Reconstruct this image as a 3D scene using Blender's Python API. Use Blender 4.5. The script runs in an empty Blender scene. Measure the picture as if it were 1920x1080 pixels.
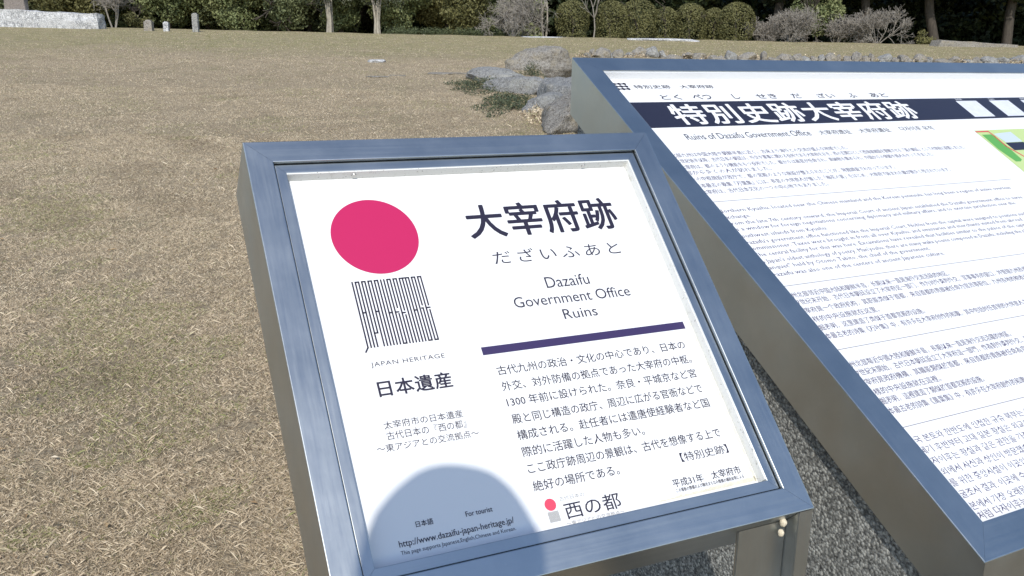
import bpy, bmesh, math, random
import numpy as np
from mathutils import Vector, Matrix, noise as mnoise

# ------------------------------------------------------------------ camera, sky, sun, exposure
S = bpy.context.scene
COL = S.collection
CAM_H = 1.25
PITCH, ROLL, FPX = 0.2535, 0.0170, 1718.2          # focal length in pixels of a 1920 px wide frame
SUN_EL, SUN_AZ = math.radians(42.0), math.radians(0.8)   # the sun stands behind the viewer, a little to the left

_fw = Vector((0, math.cos(PITCH), -math.sin(PITCH)))
_rt = Vector((1, 0, 0)); _up = _rt.cross(_fw)
_r2 = math.cos(ROLL) * _rt + math.sin(ROLL) * _up
_u2 = -math.sin(ROLL) * _rt + math.cos(ROLL) * _up
cd = bpy.data.cameras.new('camera'); cam = bpy.data.objects.new('camera', cd); COL.objects.link(cam)
cam.matrix_world = Matrix(((_r2.x, _u2.x, -_fw.x, 0), (_r2.y, _u2.y, -_fw.y, 0), (_r2.z, _u2.z, -_fw.z, CAM_H), (0, 0, 0, 1)))
cd.sensor_width = 36; cd.lens = 36 * FPX / 1920; cd.clip_start = 0.02; cd.clip_end = 2000
S.camera = cam

W = bpy.data.worlds.new('World'); S.world = W; W.use_nodes = True
nt = W.node_tree; nt.nodes.clear()
sky = nt.nodes.new('ShaderNodeTexSky'); sky.sky_type = 'NISHITA'; sky.sun_disc = False
sky.sun_elevation = SUN_EL; sky.sun_rotation = math.pi + SUN_AZ
sky.air_density = 1.0; sky.dust_density = 0.4; sky.ozone_density = 1.0
bg = nt.nodes.new('ShaderNodeBackground'); bg.inputs[1].default_value = 0.125
wo = nt.nodes.new('ShaderNodeOutputWorld')
nt.links.new(sky.outputs[0], bg.inputs[0]); nt.links.new(bg.outputs[0], wo.inputs[0])

sd = bpy.data.lights.new('sun', 'SUN'); sd.energy = 2.7; sd.angle = math.radians(0.53); sd.color = (1.0, 0.95, 0.87)
sun = bpy.data.objects.new('sun', sd); COL.objects.link(sun)
SUN_TO = Vector((-math.sin(SUN_AZ) * math.cos(SUN_EL), -math.cos(SUN_AZ) * math.cos(SUN_EL), math.sin(SUN_EL)))
sun.rotation_euler = SUN_TO.to_track_quat('Z', 'Y').to_euler(); sun.location = (0, 0, 30)

S.view_settings.view_transform = 'Standard'; S.view_settings.look = 'None'
S.view_settings.exposure = 0.55; S.view_settings.gamma = 1; S.view_settings.use_curve_mapping = False
S.cycles.max_bounces = 6; S.cycles.use_denoising = True; S.cycles.denoiser = 'OPENIMAGEDENOISE'; S.cycles.denoising_input_passes = 'RGB_ALBEDO_NORMAL'; S.cycles.denoising_prefilter = 'NONE'

rnd = random.Random(7)
RNG = np.random.default_rng(11)

# ------------------------------------------------------------------ helpers
def tag(o, label=None, cat=None, group=None, kind=None):
    if label: o['label'] = label
    if cat: o['category'] = cat
    if group: o['group'] = group
    if kind: o['kind'] = kind
    return o

def empty(name, loc, rz=0.0):
    o = bpy.data.objects.new(name, None); o.empty_display_size = 0.1
    o.location = loc; o.rotation_euler = (0, 0, rz); COL.objects.link(o)
    return o

def link(name, me, mats, parent=None, loc=None):
    o = bpy.data.objects.new(name, me)
    for m in (mats if isinstance(mats, (list, tuple)) else [mats]):
        if m.name not in [x.name for x in me.materials if x]: me.materials.append(m)
    COL.objects.link(o)
    if parent: o.parent = parent
    if loc is not None: o.location = loc
    return o

def mesh_np(name, V, F, smooth=False, tint=None, extra=None):
    """V (n,3), F (m,k) all faces with the same number of corners."""
    V = np.asarray(V, np.float32); F = np.asarray(F, np.int32)
    me = bpy.data.meshes.new(name)
    m, k = F.shape
    me.vertices.add(len(V)); me.vertices.foreach_set('co', V.ravel())
    me.loops.add(m * k); me.loops.foreach_set('vertex_index', F.ravel())
    me.polygons.add(m); me.polygons.foreach_set('loop_start', np.arange(0, m * k, k, dtype=np.int32))
    me.polygons.foreach_set('use_smooth', np.full(m, smooth))
    if tint is not None:
        a = me.attributes.new('tint', 'FLOAT', 'POINT'); a.data.foreach_set('value', np.asarray(tint, np.float32))
    me.update(calc_edges=True); me.validate()
    return me

def bm_mesh(name, bm, smooth=False):
    bmesh.ops.recalc_face_normals(bm, faces=bm.faces)
    me = bpy.data.meshes.new(name); bm.to_mesh(me); bm.free()
    if smooth:
        for p in me.polygons: p.use_smooth = True
    return me

def add_box(bm, lo, hi, T=None, mi=0):
    vs = [bm.verts.new((x, y, z)) for x in (lo[0], hi[0]) for y in (lo[1], hi[1]) for z in (lo[2], hi[2])]
    if T:
        for v in vs: v.co = T(v.co)
    for f in ((0, 1, 3, 2), (4, 6, 7, 5), (0, 4, 5, 1), (2, 3, 7, 6), (0, 2, 6, 4), (1, 5, 7, 3)):
        bm.faces.new([vs[i] for i in f]).material_index = mi
    return vs

class N:
    """small node-tree writer"""
    def __init__(s, name):
        s.m = bpy.data.materials.new(name); s.m.use_nodes = True; s.t = s.m.node_tree; s.t.nodes.clear()
        s.out = s.t.nodes.new('ShaderNodeOutputMaterial'); s.p = s.t.nodes.new('ShaderNodeBsdfPrincipled')
        s.t.links.new(s.p.outputs[0], s.out.inputs[0])
    def new(s, t, **kw):
        n = s.t.nodes.new(t)
        for k, v in kw.items(): setattr(n, k, v)
        return n
    def set(s, sock, v):
        if isinstance(v, bpy.types.NodeSocket): s.t.links.new(v, sock)
        elif isinstance(v, (tuple, list)) and len(v) == 3 and sock.type == 'RGBA': sock.default_value = (*v, 1)
        else: sock.default_value = v
    def P(s, **kw):
        for k, v in kw.items(): s.set(s.p.inputs[k.replace('_', ' ')], v)
    def coord(s, out='Object', scale=(1, 1, 1)):
        c = s.new('ShaderNodeTexCoord'); m = s.new('ShaderNodeMapping'); m.inputs['Scale'].default_value = scale
        s.t.links.new(c.outputs[out], m.inputs[0]); return m.outputs[0]
    def noise(s, vec, scale, detail=4, rough=0.6, dist=0.0):
        n = s.new('ShaderNodeTexNoise'); s.set(n.inputs['Vector'], vec); n.inputs['Scale'].default_value = scale
        n.inputs['Detail'].default_value = detail; n.inputs['Roughness'].default_value = rough
        n.inputs['Distortion'].default_value = dist
        return n.outputs[0]
    def voro(s, vec, scale, out=0, feature='F1'):
        n = s.new('ShaderNodeTexVoronoi', feature=feature); s.set(n.inputs['Vector'], vec); n.inputs['Scale'].default_value = scale
        return n.outputs[out]
    def ramp(s, fac, stops):
        r = s.new('ShaderNodeValToRGB'); s.set(r.inputs[0], fac)
        while len(r.color_ramp.elements) < len(stops): r.color_ramp.elements.new(0.5)
        for e, (p, c) in zip(r.color_ramp.elements, stops):
            e.position = p; e.color = (*c, 1) if len(c) == 3 else c
        return r.outputs[0]
    def val(s, fac, a, b, lo=0.0, hi=1.0):
        r = s.new('ShaderNodeMapRange'); s.set(r.inputs[0], fac)
        for i, v in zip((1, 2, 3, 4), (a, b, lo, hi)): r.inputs[i].default_value = v
        return r.outputs[0]
    def mix(s, f, a, b, mode='MIX'):
        n = s.new('ShaderNodeMix', data_type='RGBA', blend_type=mode)
        s.set(n.inputs[0], f); s.set(n.inputs[6], a); s.set(n.inputs[7], b); return n.outputs[2]
    def math(s, op, a, b=0.5):
        n = s.new('ShaderNodeMath', operation=op); s.set(n.inputs[0], a); s.set(n.inputs[1], b); return n.outputs[0]
    def bump(s, h, strength=0.5, dist=0.01, normal=None):
        b = s.new('ShaderNodeBump'); b.inputs['Strength'].default_value = strength; b.inputs['Distance'].default_value = dist
        s.set(b.inputs['Height'], h)
        if normal is not None: s.set(b.inputs['Normal'], normal)
        s.t.links.new(b.outputs[0], s.p.inputs['Normal']); return b.outputs[0]
    def attr(s, name='tint'):
        a = s.new('ShaderNodeAttribute'); a.attribute_name = name; return a.outputs['Fac']
    def rand(s):
        return s.new('ShaderNodeObjectInfo').outputs['Random']

# ------------------------------------------------------------------ materials
def m_steel(name, along):
    n = N(name)
    sc = (3, 260, 260) if along == 'x' else (260, 14, 14)
    streak = n.noise(n.coord('Object', sc), 1.0, 3, 0.6)
    smear = n.noise(n.coord('Object', (1, 1, 1)), 9, 5, 0.65)
    fine = n.noise(n.coord('Object', (1, 1, 1)), 160, 2, 0.5)
    base = n.mix(n.val(smear, 0.35, 0.7), (0.455, 0.485, 0.50), (0.515, 0.545, 0.56))
    base = n.mix(n.val(streak, 0.45, 0.75, 0, 0.35), base, (0.42, 0.47, 0.49))
    spot = n.val(fine, 0.68, 0.76)
    base = n.mix(n.math('MULTIPLY', spot, 0.10), base, (0.80, 0.80, 0.78))
    r = n.math('ADD', n.val(smear, 0.3, 0.75, 0.30, 0.37), n.val(streak, 0.3, 0.7, 0.0, 0.07))
    n.P(Base_Color=base, Metallic=1.0, Roughness=r)
    n.bump(streak, 0.04, 0.0004)
    return n.m

STEEL_X = m_steel('brushed_steel_crosswise', 'x')
STEEL_Y = m_steel('brushed_steel_lengthwise', 'y')

def m_plain(name, col, rough=0.5, spec=0.5, metal=0.0, var=0.0, scale=20):
    n = N(name)
    if var:
        c = n.noise(n.coord('Object'), scale, 4, 0.6)
        n.P(Base_Color=n.mix(n.val(c, 0.3, 0.7), tuple(x * (1 - var) for x in col), tuple(min(1, x * (1 + var)) for x in col)))
    else: n.P(Base_Color=col)
    n.P(Roughness=rough, Metallic=metal); n.p.inputs['Specular IOR Level'].default_value = spec
    return n.m

WHITE = N('printed_white_sheet')
_c = WHITE.noise(WHITE.coord('Object'), 7, 5, 0.65)
WHITE.P(Base_Color=WHITE.mix(WHITE.val(_c, 0.55, 0.8, 0, 0.5), (0.76, 0.765, 0.77), (0.71, 0.715, 0.72)), Roughness=0.42); WHITE = WHITE.m

_n = N('grimy_rim'); _v = _n.coord('Object')
_g = _n.noise(_v, 45, 6, 0.75); _g2 = _n.noise(_v, 260, 3, 0.6)
_b = _n.mix(_n.val(_g, 0.56, 0.74, 0, 0.7), (0.70, 0.70, 0.67), (0.36, 0.34, 0.27))
_b = _n.mix(_n.val(_g2, 0.63, 0.72, 0, 0.8), _b, (0.09, 0.085, 0.06))
_n.P(Base_Color=_b, Roughness=0.6); RIM = _n.m

_n = N('grime_film'); _v = _n.coord('Object')
_g = _n.noise(_v, 60, 6, 0.75)
_n.P(Base_Color=_n.mix(_n.val(_g, 0.3, 0.7), (0.60, 0.56, 0.42), (0.72, 0.70, 0.60)), Roughness=0.7); GRIME = _n.m

INK = m_plain('dark_navy_ink', (0.018, 0.015, 0.035), 0.45)
INK_SOFT = m_plain('soft_grey_ink', (0.030, 0.028, 0.05), 0.5)
INK_PALE = m_plain('faded_lilac_ink', (0.085, 0.075, 0.145), 0.5)
RULE_INK = m_plain('hairline_grey_ink', (0.22, 0.21, 0.24), 0.5)
PURPLE = m_plain('deep_purple_print', (0.038, 0.025, 0.092), 0.45)
BAND = m_plain('navy_band_print', (0.016, 0.016, 0.034), 0.4)
MAGENTA = m_plain('crimson_pink_print', (0.47, 0.013, 0.095), 0.42)
CORAL = m_plain('coral_red_print', (0.72, 0.06, 0.11), 0.45)
GREYINK = m_plain('mid_grey_print', (0.26, 0.26, 0.26), 0.5)
PAPER = m_plain('pale_label_print', (0.62, 0.64, 0.70), 0.5, var=0.08, scale=60)
MAP_LIME = m_plain('map_lime_print', (0.46, 0.58, 0.24), 0.5)
MAP_GREEN = m_plain('map_green_print', (0.10, 0.34, 0.07), 0.5)
MAP_RED = m_plain('map_red_print', (0.62, 0.03, 0.06), 0.5)
MAP_SKY = m_plain('map_pale_blue_print', (0.50, 0.58, 0.62), 0.5)
DARKRUB = m_plain('dark_under_tray', (0.012, 0.012, 0.011), 0.75, var=0.3)
COCOON = m_plain('cream_silk', (0.62, 0.55, 0.42), 0.8, var=0.25, scale=400)
SCREW = m_plain('screw_metal', (0.45, 0.44, 0.42), 0.35, metal=1.0)

# dry lawn
def m_lawn():
    n = N('dry_lawn_ground'); v = n.coord('Object')
    big = n.noise(v, 0.35, 4, 0.6); mid = n.noise(v, 2.3, 5, 0.65); fine = n.noise(v, 55, 5, 0.75); fib = n.noise(v, 170, 3, 0.7)
    c = n.mix(n.val(fine, 0.34, 0.66), (0.125, 0.096, 0.062), (0.57, 0.46, 0.31))
    c = n.mix(n.val(fib, 0.58, 0.74, 0, 0.55), c, (0.60, 0.52, 0.37))
    c = n.mix(n.val(mid, 0.52, 0.75, 0, 0.45), c, (0.27, 0.21, 0.135))
    gm = n.math('MULTIPLY', n.val(n.noise(v, 1.1, 5, 0.7), 0.54, 0.68), n.val(fine, 0.38, 0.6))
    c = n.mix(n.math('MULTIPLY', gm, 0.6), c, (0.12, 0.135, 0.045))
    c = n.mix(n.val(n.noise(v, 7, 4, 0.7), 0.56, 0.72, 0, 0.55), c, (0.15, 0.115, 0.075))
    # greener turf towards the far edge
    sep = n.new('ShaderNodeSeparateXYZ'); n.t.links.new(v, sep.inputs[0])
    yy = n.math('ADD', sep.outputs[1], n.val(big, 0.2, 0.8, -6, 6))
    far = n.math('MULTIPLY', n.val(yy, 24, 33), n.val(mid, 0.3, 0.62))
    c = n.mix(n.math('MULTIPLY', far, 0.55), c, n.mix(n.val(n.noise(v, 0.9, 4, 0.7), 0.4, 0.62), (0.17, 0.19, 0.062), (0.27, 0.25, 0.10)))
    n.P(Base_Color=c, Roughness=0.95); n.p.inputs['Specular IOR Level'].default_value = 0.1
    n.bump(n.math('ADD', fine, fib), 0.9, 0.012)
    return n.m
LAWN = m_lawn()

def m_gravel():
    n = N('washed_aggregate'); v = n.coord('Object'); w = n.noise(v, 60, 2, 0.5)
    d = n.voro(v, 215, 0); cc = n.voro(v, 215, 1); cc2 = n.voro(v, 330, 1); f = n.noise(v, 420, 3, 0.7); big = n.noise(v, 4, 5, 0.65)
    bw = n.new('ShaderNodeRGBToBW'); n.t.links.new(cc, bw.inputs[0])
    bw2 = n.new('ShaderNodeRGBToBW'); n.t.links.new(cc2, bw2.inputs[0])
    c = n.ramp(bw.outputs[0], [(0.12, (0.035, 0.035, 0.033)), (0.5, (0.20, 0.20, 0.185)), (0.88, (0.58, 0.575, 0.53))])
    c = n.mix(0.45, c, n.ramp(bw2.outputs[0], [(0.2, (0.05, 0.05, 0.047)), (0.8, (0.46, 0.46, 0.43))]))
    c = n.mix(n.val(d, 0.45, 0.8, 0, 0.7), c, (0.06, 0.06, 0.055))
    c = n.mix(n.val(big, 0.5, 0.75, 0, 0.25), c, (0.11, 0.11, 0.10))
    n.P(Base_Color=c, Roughness=0.9); n.bump(n.math('ADD', n.math('SUBTRACT', 1.0, d), n.math('MULTIPLY', f, 0.6)), 0.55, 0.003)
    return n.m
GRAVEL = m_gravel()

def m_rock(name, dark, light, lichen=(0.33, 0.33, 0.27), k=1.0):
    n = N(name); v = n.coord('Object')
    a = n.noise(v, 3.0 * k, 6, 0.7); b = n.noise(v, 16 * k, 6, 0.75); f = n.noise(v, 70 * k, 4, 0.7)
    c = n.mix(n.val(b, 0.35, 0.68), dark, light)
    c = n.mix(n.val(f, 0.5, 0.66, 0, 0.8), c, tuple(min(1, x * 1.6) for x in light)); c = n.mix(n.val(f, 0.46, 0.32, 0, 0.75), c, tuple(x * 0.4 for x in dark))
    c = n.mix(n.val(a, 0.5, 0.66, 0, 0.6), c, lichen)
    c = n.mix(n.val(n.noise(v, 7 * k, 5, 0.7, 1.0), 0.6, 0.72, 0, 0.7), c, tuple(x * 0.45 for x in dark))
    n.P(Base_Color=c, Roughness=0.9); n.bump(n.math('ADD', b, n.math('MULTIPLY', f, 0.6)), 1.0, 0.06)
    return n.m
ROCK_GREY = m_rock('weathered_grey_rock', (0.14, 0.138, 0.132), (0.44, 0.435, 0.42), (0.50, 0.49, 0.44))
ROCK_WARM = m_rock('weathered_warm_rock', (0.13, 0.115, 0.10), (0.45, 0.42, 0.37), (0.40, 0.34, 0.23))
GRANITE = m_rock('pale_granite', (0.17, 0.175, 0.19), (0.68, 0.68, 0.68), (0.60, 0.60, 0.60), 0.33)
STELE_MAT = m_rock('brownish_stele_stone', (0.17, 0.14, 0.12), (0.33, 0.29, 0.26), (0.25, 0.22, 0.20))

def m_leaf(name, stops, rough=0.6, trans=0.12):
    n = N(name)
    c = n.ramp(n.attr(), stops)
    n.P(Base_Color=c, Roughness=rough); n.p.inputs['Specular IOR Level'].default_value = 0.25
    return n.m
LEAF_DARK = m_leaf('dark_evergreen_leaf', [(0, (0.046, 0.06, 0.03)), (0.55, (0.105, 0.125, 0.06)), (1, (0.175, 0.195, 0.095))])
LEAF_MID = m_leaf('mid_green_leaf', [(0, (0.06, 0.076, 0.034)), (0.55, (0.135, 0.162, 0.068)), (1, (0.22, 0.235, 0.105))])
LEAF_OLIVE = m_leaf('olive_clipped_leaf', [(0, (0.055, 0.056, 0.020)), (0.55, (0.115, 0.112, 0.044)), (1, (0.18, 0.17, 0.068))])
LEAF_GREY = m_leaf('grey_green_leaf', [(0, (0.05, 0.058, 0.034)), (0.55, (0.10, 0.11, 0.07)), (1, (0.17, 0.175, 0.12))])
LEAF_BLACK = m_leaf('shade_forest_leaf', [(0, (0.010, 0.016, 0.007)), (0.6, (0.022, 0.032, 0.012)), (1, (0.05, 0.062, 0.02))])  # darker copy of the leaf greens, the wood's deep shade put into the colour
LEAF_WEED = m_leaf('weed_leaf', [(0, (0.03, 0.042, 0.024)), (0.6, (0.085, 0.105, 0.06)), (1, (0.24, 0.20, 0.11))])
LEAF_STRAW = m_leaf('straw_blade', [(0, (0.165, 0.130, 0.090)), (0.45, (0.535, 0.435, 0.305)), (0.8, (0.74, 0.635, 0.475)), (0.93, (0.36, 0.34, 0.17)), (1, (0.20, 0.23, 0.075))], rough=0.8)

def m_bark(name, a, b, sc=14):
    n = N(name); v = n.coord('Object', (1, 1, 0.25))
    k = n.noise(v, sc, 5, 0.7)
    n.P(Base_Color=n.mix(n.val(k, 0.3, 0.7), a, b), Roughness=0.9); n.bump(k, 0.6, 0.02)
    return n.m
BARK_DARK = m_bark('dark_bark', (0.03, 0.024, 0.018), (0.085, 0.07, 0.055))
BARK_PALE = m_bark('pale_bark', (0.16, 0.14, 0.11), (0.44, 0.40, 0.33))
BARK_GREY = m_bark('grey_twig_bark', (0.15, 0.135, 0.115), (0.34, 0.31, 0.27))

# ------------------------------------------------------------------ terrain
def sstep(a, b, x):
    t = np.clip((x - a) / (b - a), 0, 1); return t * t * (3 - 2 * t)
def edge_x(y):
    y = np.asarray(y, float)
    return np.where(y < 3, 0.02, 0.02 + 0.76 * sstep(3, 9.5, y)) - 0.15 * sstep(12, 25, y)
def terrain(x, y, bumps=True):
    x = np.asarray(x, float); y = np.asarray(y, float)
    yc = np.clip(y, 0, 50)
    zl = 0.0421 * np.where(yc < 3, np.exp(np.clip((yc - 3) * 1.2, -9, 0)) * 0.4, yc - 3 + 0.4 * np.exp(-np.clip(yc - 3, 0, 40)))
    zl = zl + 0.10 * sstep(0, 24, -x) * sstep(25, 50, y) - 0.05 * sstep(4, 20, x) * sstep(35, 50, y)
    if bumps:
        zl = zl + (0.018 * np.sin(x * 0.9 + 1.3) * np.sin(y * 0.62) + 0.010 * np.sin(x * 2.3 + y * 1.7)) * sstep(3, 9, y)
    zr = 0.016 * np.clip(y - 9, 0, 19)
    t = sstep(-0.12, 0.28, x - edge_x(y)) * (1 - sstep(27.2, 28.6, y + 0.4 * np.sin(x * 0.8)))
    return zl * (1 - t) + zr * t

def axis(pts):
    out = []
    for (a, b, s) in pts: out += list(np.arange(a, b, s))
    return np.array(out + [pts[-1][1]])
xs = axis([(-400, -80, 40), (-80, -16, 2.0), (-16, -4, 0.4), (-4, 4, 0.1), (4, 16, 0.4), (16, 80, 2.0), (80, 400, 40)])
ys = axis([(-60, -4, 4.0), (-4, 12, 0.15), (12, 34, 0.3), (34, 60, 1.0), (60, 110, 5), (110, 700, 59)])
XX, YY = np.meshgrid(xs, ys); ZZ = terrain(XX, YY)
nx, ny = len(xs), len(ys)
ii = np.arange(nx * ny).reshape(ny, nx)
F = np.stack([ii[:-1, :-1], ii[:-1, 1:], ii[1:, 1:], ii[1:, :-1]], -1).reshape(-1, 4)
lawn = link('lawn', mesh_np('lawn', np.stack([XX, YY, ZZ], -1).reshape(-1, 3), F, True), LAWN)
tag(lawn, 'dry brown lawn rising gently to the far trees', 'lawn', kind='structure')

# dry grass blades, dense near the viewer, thinning out with distance
def blades():
    parts = []
    for (y0, y1, dens, hs, ws) in ((0.9, 2.6, 125000, 0.38, 0.42), (2.6, 4.2, 70000, 0.38, 0.52), (4.2, 6.5, 36000, 0.40, 0.65), (6.5, 10, 15000, 0.45, 0.8), (10, 16, 4000, 0.5, 1.1), (16, 26, 900, 0.6, 1.7), (26, 49, 180, 0.8, 3.2)):
        xw0 = -(0.60 * y1 + 0.7)
        xw1 = 0.9 if y1 < 27 else 0.6 * y1
        n = int(dens * (y1 - y0) * (xw1 - xw0))
        y = RNG.uniform(y0, y1, n); x = RNG.uniform(xw0, xw1, n)
        keep = (x < edge_x(y) + 0.12 + RNG.normal(0, 0.05, n)) | (y > 28.5)
        keep &= (x > -(0.60 * y + 0.7)) & (x < 0.62 * y + 0.5)
        # clumps: thin out along noise to leave bare soil specks
        cl = np.sin(x * 31 + 3 * np.sin(y * 17)) * np.sin(y * 29 + 3 * np.sin(x * 23))
        cl2 = np.sin(x * 11 + 2 * np.sin(y * 7)) * np.sin(y * 12 + 2 * np.sin(x * 9))
        keep &= RNG.random(n) < 0.50 + 0.34 * cl + 0.22 * cl2
        x, y = x[keep], y[keep]; n = len(x)
        h = RNG.uniform(0.012, 0.034, n) * hs * np.where(RNG.random(n) < 0.012, 2.2, 1.0); w = RNG.uniform(0.0011, 0.0024, n) * ws
        az = RNG.uniform(0, 2 * np.pi, n); lean = RNG.uniform(0.3, 2.2, n) * h
        tw = RNG.uniform(0, 2 * np.pi, n)
        z = terrain(x, y) - 0.001
        B = np.stack([x, y, z], -1)
        dw = np.stack([np.cos(tw), np.sin(tw), 0 * tw], -1) * w[:, None]
        tip = B + np.stack([np.cos(az) * lean, np.sin(az) * lean, h], -1)
        mid = (B + tip) / 2 + np.array([0, 0, 1.0]) * (h * 0.22)[:, None]
        V = np.stack([B - dw, B + dw, mid + dw * 0.8, tip], 1)
        green = 0.9 * np.exp(-((x + 1.28) / 0.16) ** 2 - ((y - 2.12) / 0.16) ** 2) * 2 + np.sin(x * 1.7 + 1) * np.sin(y * 1.3) + np.sin(x * 4.1 + y * 2.3) * 0.6 + np.sin(x * 9 - y * 7) * 0.35 > 0.72
        t = np.clip(RNG.normal(0.45, 0.2, n) - 0.22 * np.clip(np.sin(x * 2.9 + 2 * np.sin(y * 1.9)) * np.sin(y * 2.3 + 2 * np.sin(x * 2.1)), 0, 1), 0, 0.86)
        g = green & (RNG.random(n) < 0.30) | (RNG.random(n) < 0.02 + 0.36 * sstep(22, 34, y))
        t = np.where(g, RNG.uniform(0.9, 1, n), t)
        parts.append((V, t))
    V = np.concatenate([p[0] for p in parts]); t = np.concatenate([p[1] for p in parts]); n = len(V)
    F = np.arange(n * 4).reshape(n, 4)
    return mesh_np('dry_grass', V.reshape(-1, 3), F, False, np.repeat(t, 4))
tag(link('dry_grass', blades(), LEAF_STRAW), 'short dry straw coloured grass covering the lawn', 'grass', kind='stuff')

# ------------------------------------------------------------------ signs
class Face:
    """the tilted face of a sign: (u to the right, v downhill, n out of the face) -> local coordinates of the sign's root"""
    def __init__(s, origin, yaw, tilt, wid, hgt):
        s.ct, s.st = math.cos(tilt), math.sin(tilt); s.w, s.h, s.yaw = wid, hgt, yaw
        o = Vector(origin) + Vector((0, 0, CAM_H))
        c, n = math.cos(yaw), math.sin(yaw)
        # root: on the ground, under the middle of the lower edge
        fx, fy = wid / 2, -hgt * s.ct
        s.root = Vector((o.x + c * fx - n * fy, o.y + n * fx + c * fy, 0))
        s.o = Vector((-fx, -fy, o.z))
    def __call__(s, p):
        u, v, n = p
        return s.o + Vector((u, -v * s.ct - n * s.st, -v * s.st + n * s.ct))
    def plane(s, name, n):
        """matrix that carries flat (u, -v) lettering on to the face"""
        return Matrix(((1, 0, 0, s.o.x), (0, s.ct, -s.st, s.o.y - n * s.st), (0, s.st, s.ct, s.o.z + n * s.ct), (0, 0, 0, 1)))

_txt_cache = {}
def glyphs(s, bold=0.0, track=1.0, res=2):
    k = (s, bold, track, res)
    if k in _txt_cache: return _txt_cache[k]
    c = bpy.data.curves.new('lettering', 'FONT'); c.body = s; c.size = 1; c.resolution_u = res; c.offset = bold; c.space_character = track
    c.dimensions = '2D'; c.fill_mode = 'BOTH'
    o = bpy.data.objects.new('lettering', c); COL.objects.link(o)
    bpy.context.view_layer.update()
    me = bpy.data.meshes.new_from_object(o.evaluated_get(bpy.context.evaluated_depsgraph_get()))
    V = np.array([v.co[:2] for v in me.vertices]) if len(me.vertices) else np.zeros((0, 2))
    Fc = [tuple(p.vertices) for p in me.polygons]
    bpy.data.objects.remove(o); bpy.data.curves.remove(c); bpy.data.meshes.remove(me)
    _txt_cache[k] = (V, Fc); return V, Fc

class Flat:
    """collects flat shapes in (u, -v) and builds them as one mesh lying on a face"""
    def __init__(s): s.V, s.F = [], []
    def add(s, V, Fc, z=0.0):
        b = len(s.V); s.V += [(v[0], v[1], z) for v in V]; s.F += [tuple(i + b for i in f) for f in Fc]
    def poly(s, pts): s.add([(u, -v) for u, v in pts], [tuple(range(len(pts)))])
    def rect(s, u0, v0, u1, v1): s.poly([(u0, v0), (u0, v1), (u1, v1), (u1, v0)])
    def disc(s, cu, cv, r, n=72): s.poly([(cu + r * math.cos(-a * 2 * math.pi / n), cv + r * math.sin(-a * 2 * math.pi / n)) for a in range(n)])
    def stroke(s, pts, w):
        for (a, b) in zip(pts[:-1], pts[1:]):
            d = Vector(b) - Vector(a); L = d.length
            if L < 1e-9: continue
            d /= L; q = Vector((-d.y, d.x)) * w / 2; e = d * w / 2
            A, B = Vector(a) - e, Vector(b) + e
            s.poly([tuple(A + q), tuple(A - q), tuple(B - q), tuple(B + q)])
    def text_box(s, t, u0, v0, u1, v1, bold=0.0, track=1.0, res=3):
        """fit the ink of t to a box"""
        V, Fc = glyphs(t, 0.0, track, res)
        if not len(V): return
        lo, hi = V.min(0), V.max(0); sc = np.array([(u1 - u0) / (hi[0] - lo[0]), (v1 - v0) / (hi[1] - lo[1])])
        em = sc[1] * bold * 0.9                           # heavier weights: the same outlines laid again, nudged, each on its own thin layer
        for k, (a, b) in enumerate(((0, 0),) if bold < 0.002 else ((-.5, 0), (.5, 0), (0, .4)) if bold < 0.004 else ((0, 0), (1, 0), (-1, 0), (0, .8), (0, -.8), (.7, .6), (-.7, .6), (.7, -.6), (-.7, -.6))):
            s.add((V - lo) * sc + np.array([u0 + a * em, -v1 + b * em]), Fc, k * 0.000012)
    def text_line(s, t, u0, vbase, width=None, size=0.01, bold=0.0, track=1.0, res=2):
        """baseline text; the width, if given, is met by stretching sideways"""
        V, Fc = glyphs(t, 0.0, track, res)
        if not len(V): return
        lo, hi = V[:, 0].min(), V[:, 0].max()
        sx = width / (hi - lo) if width else size
        for k, (a, b) in enumerate(((0, 0),) if bold < 0.002 else ((-1, 0), (1, 0), (0, .8), (0, -.8))):
            s.add(np.stack([(V[:, 0] - lo) * sx + u0 + a * bold * size, V[:, 1] * size - vbase + b * bold * size], -1), Fc, k * 0.000012)
    def build(s, name, mat, face, n, parent):
        M = face.plane(name, n)
        me = bpy.data.meshes.new(name)
        me.from_pydata([tuple(M @ Vector(p)) for p in s.V], [], s.F); me.update()
        return link(name, me, mat, parent)

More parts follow.
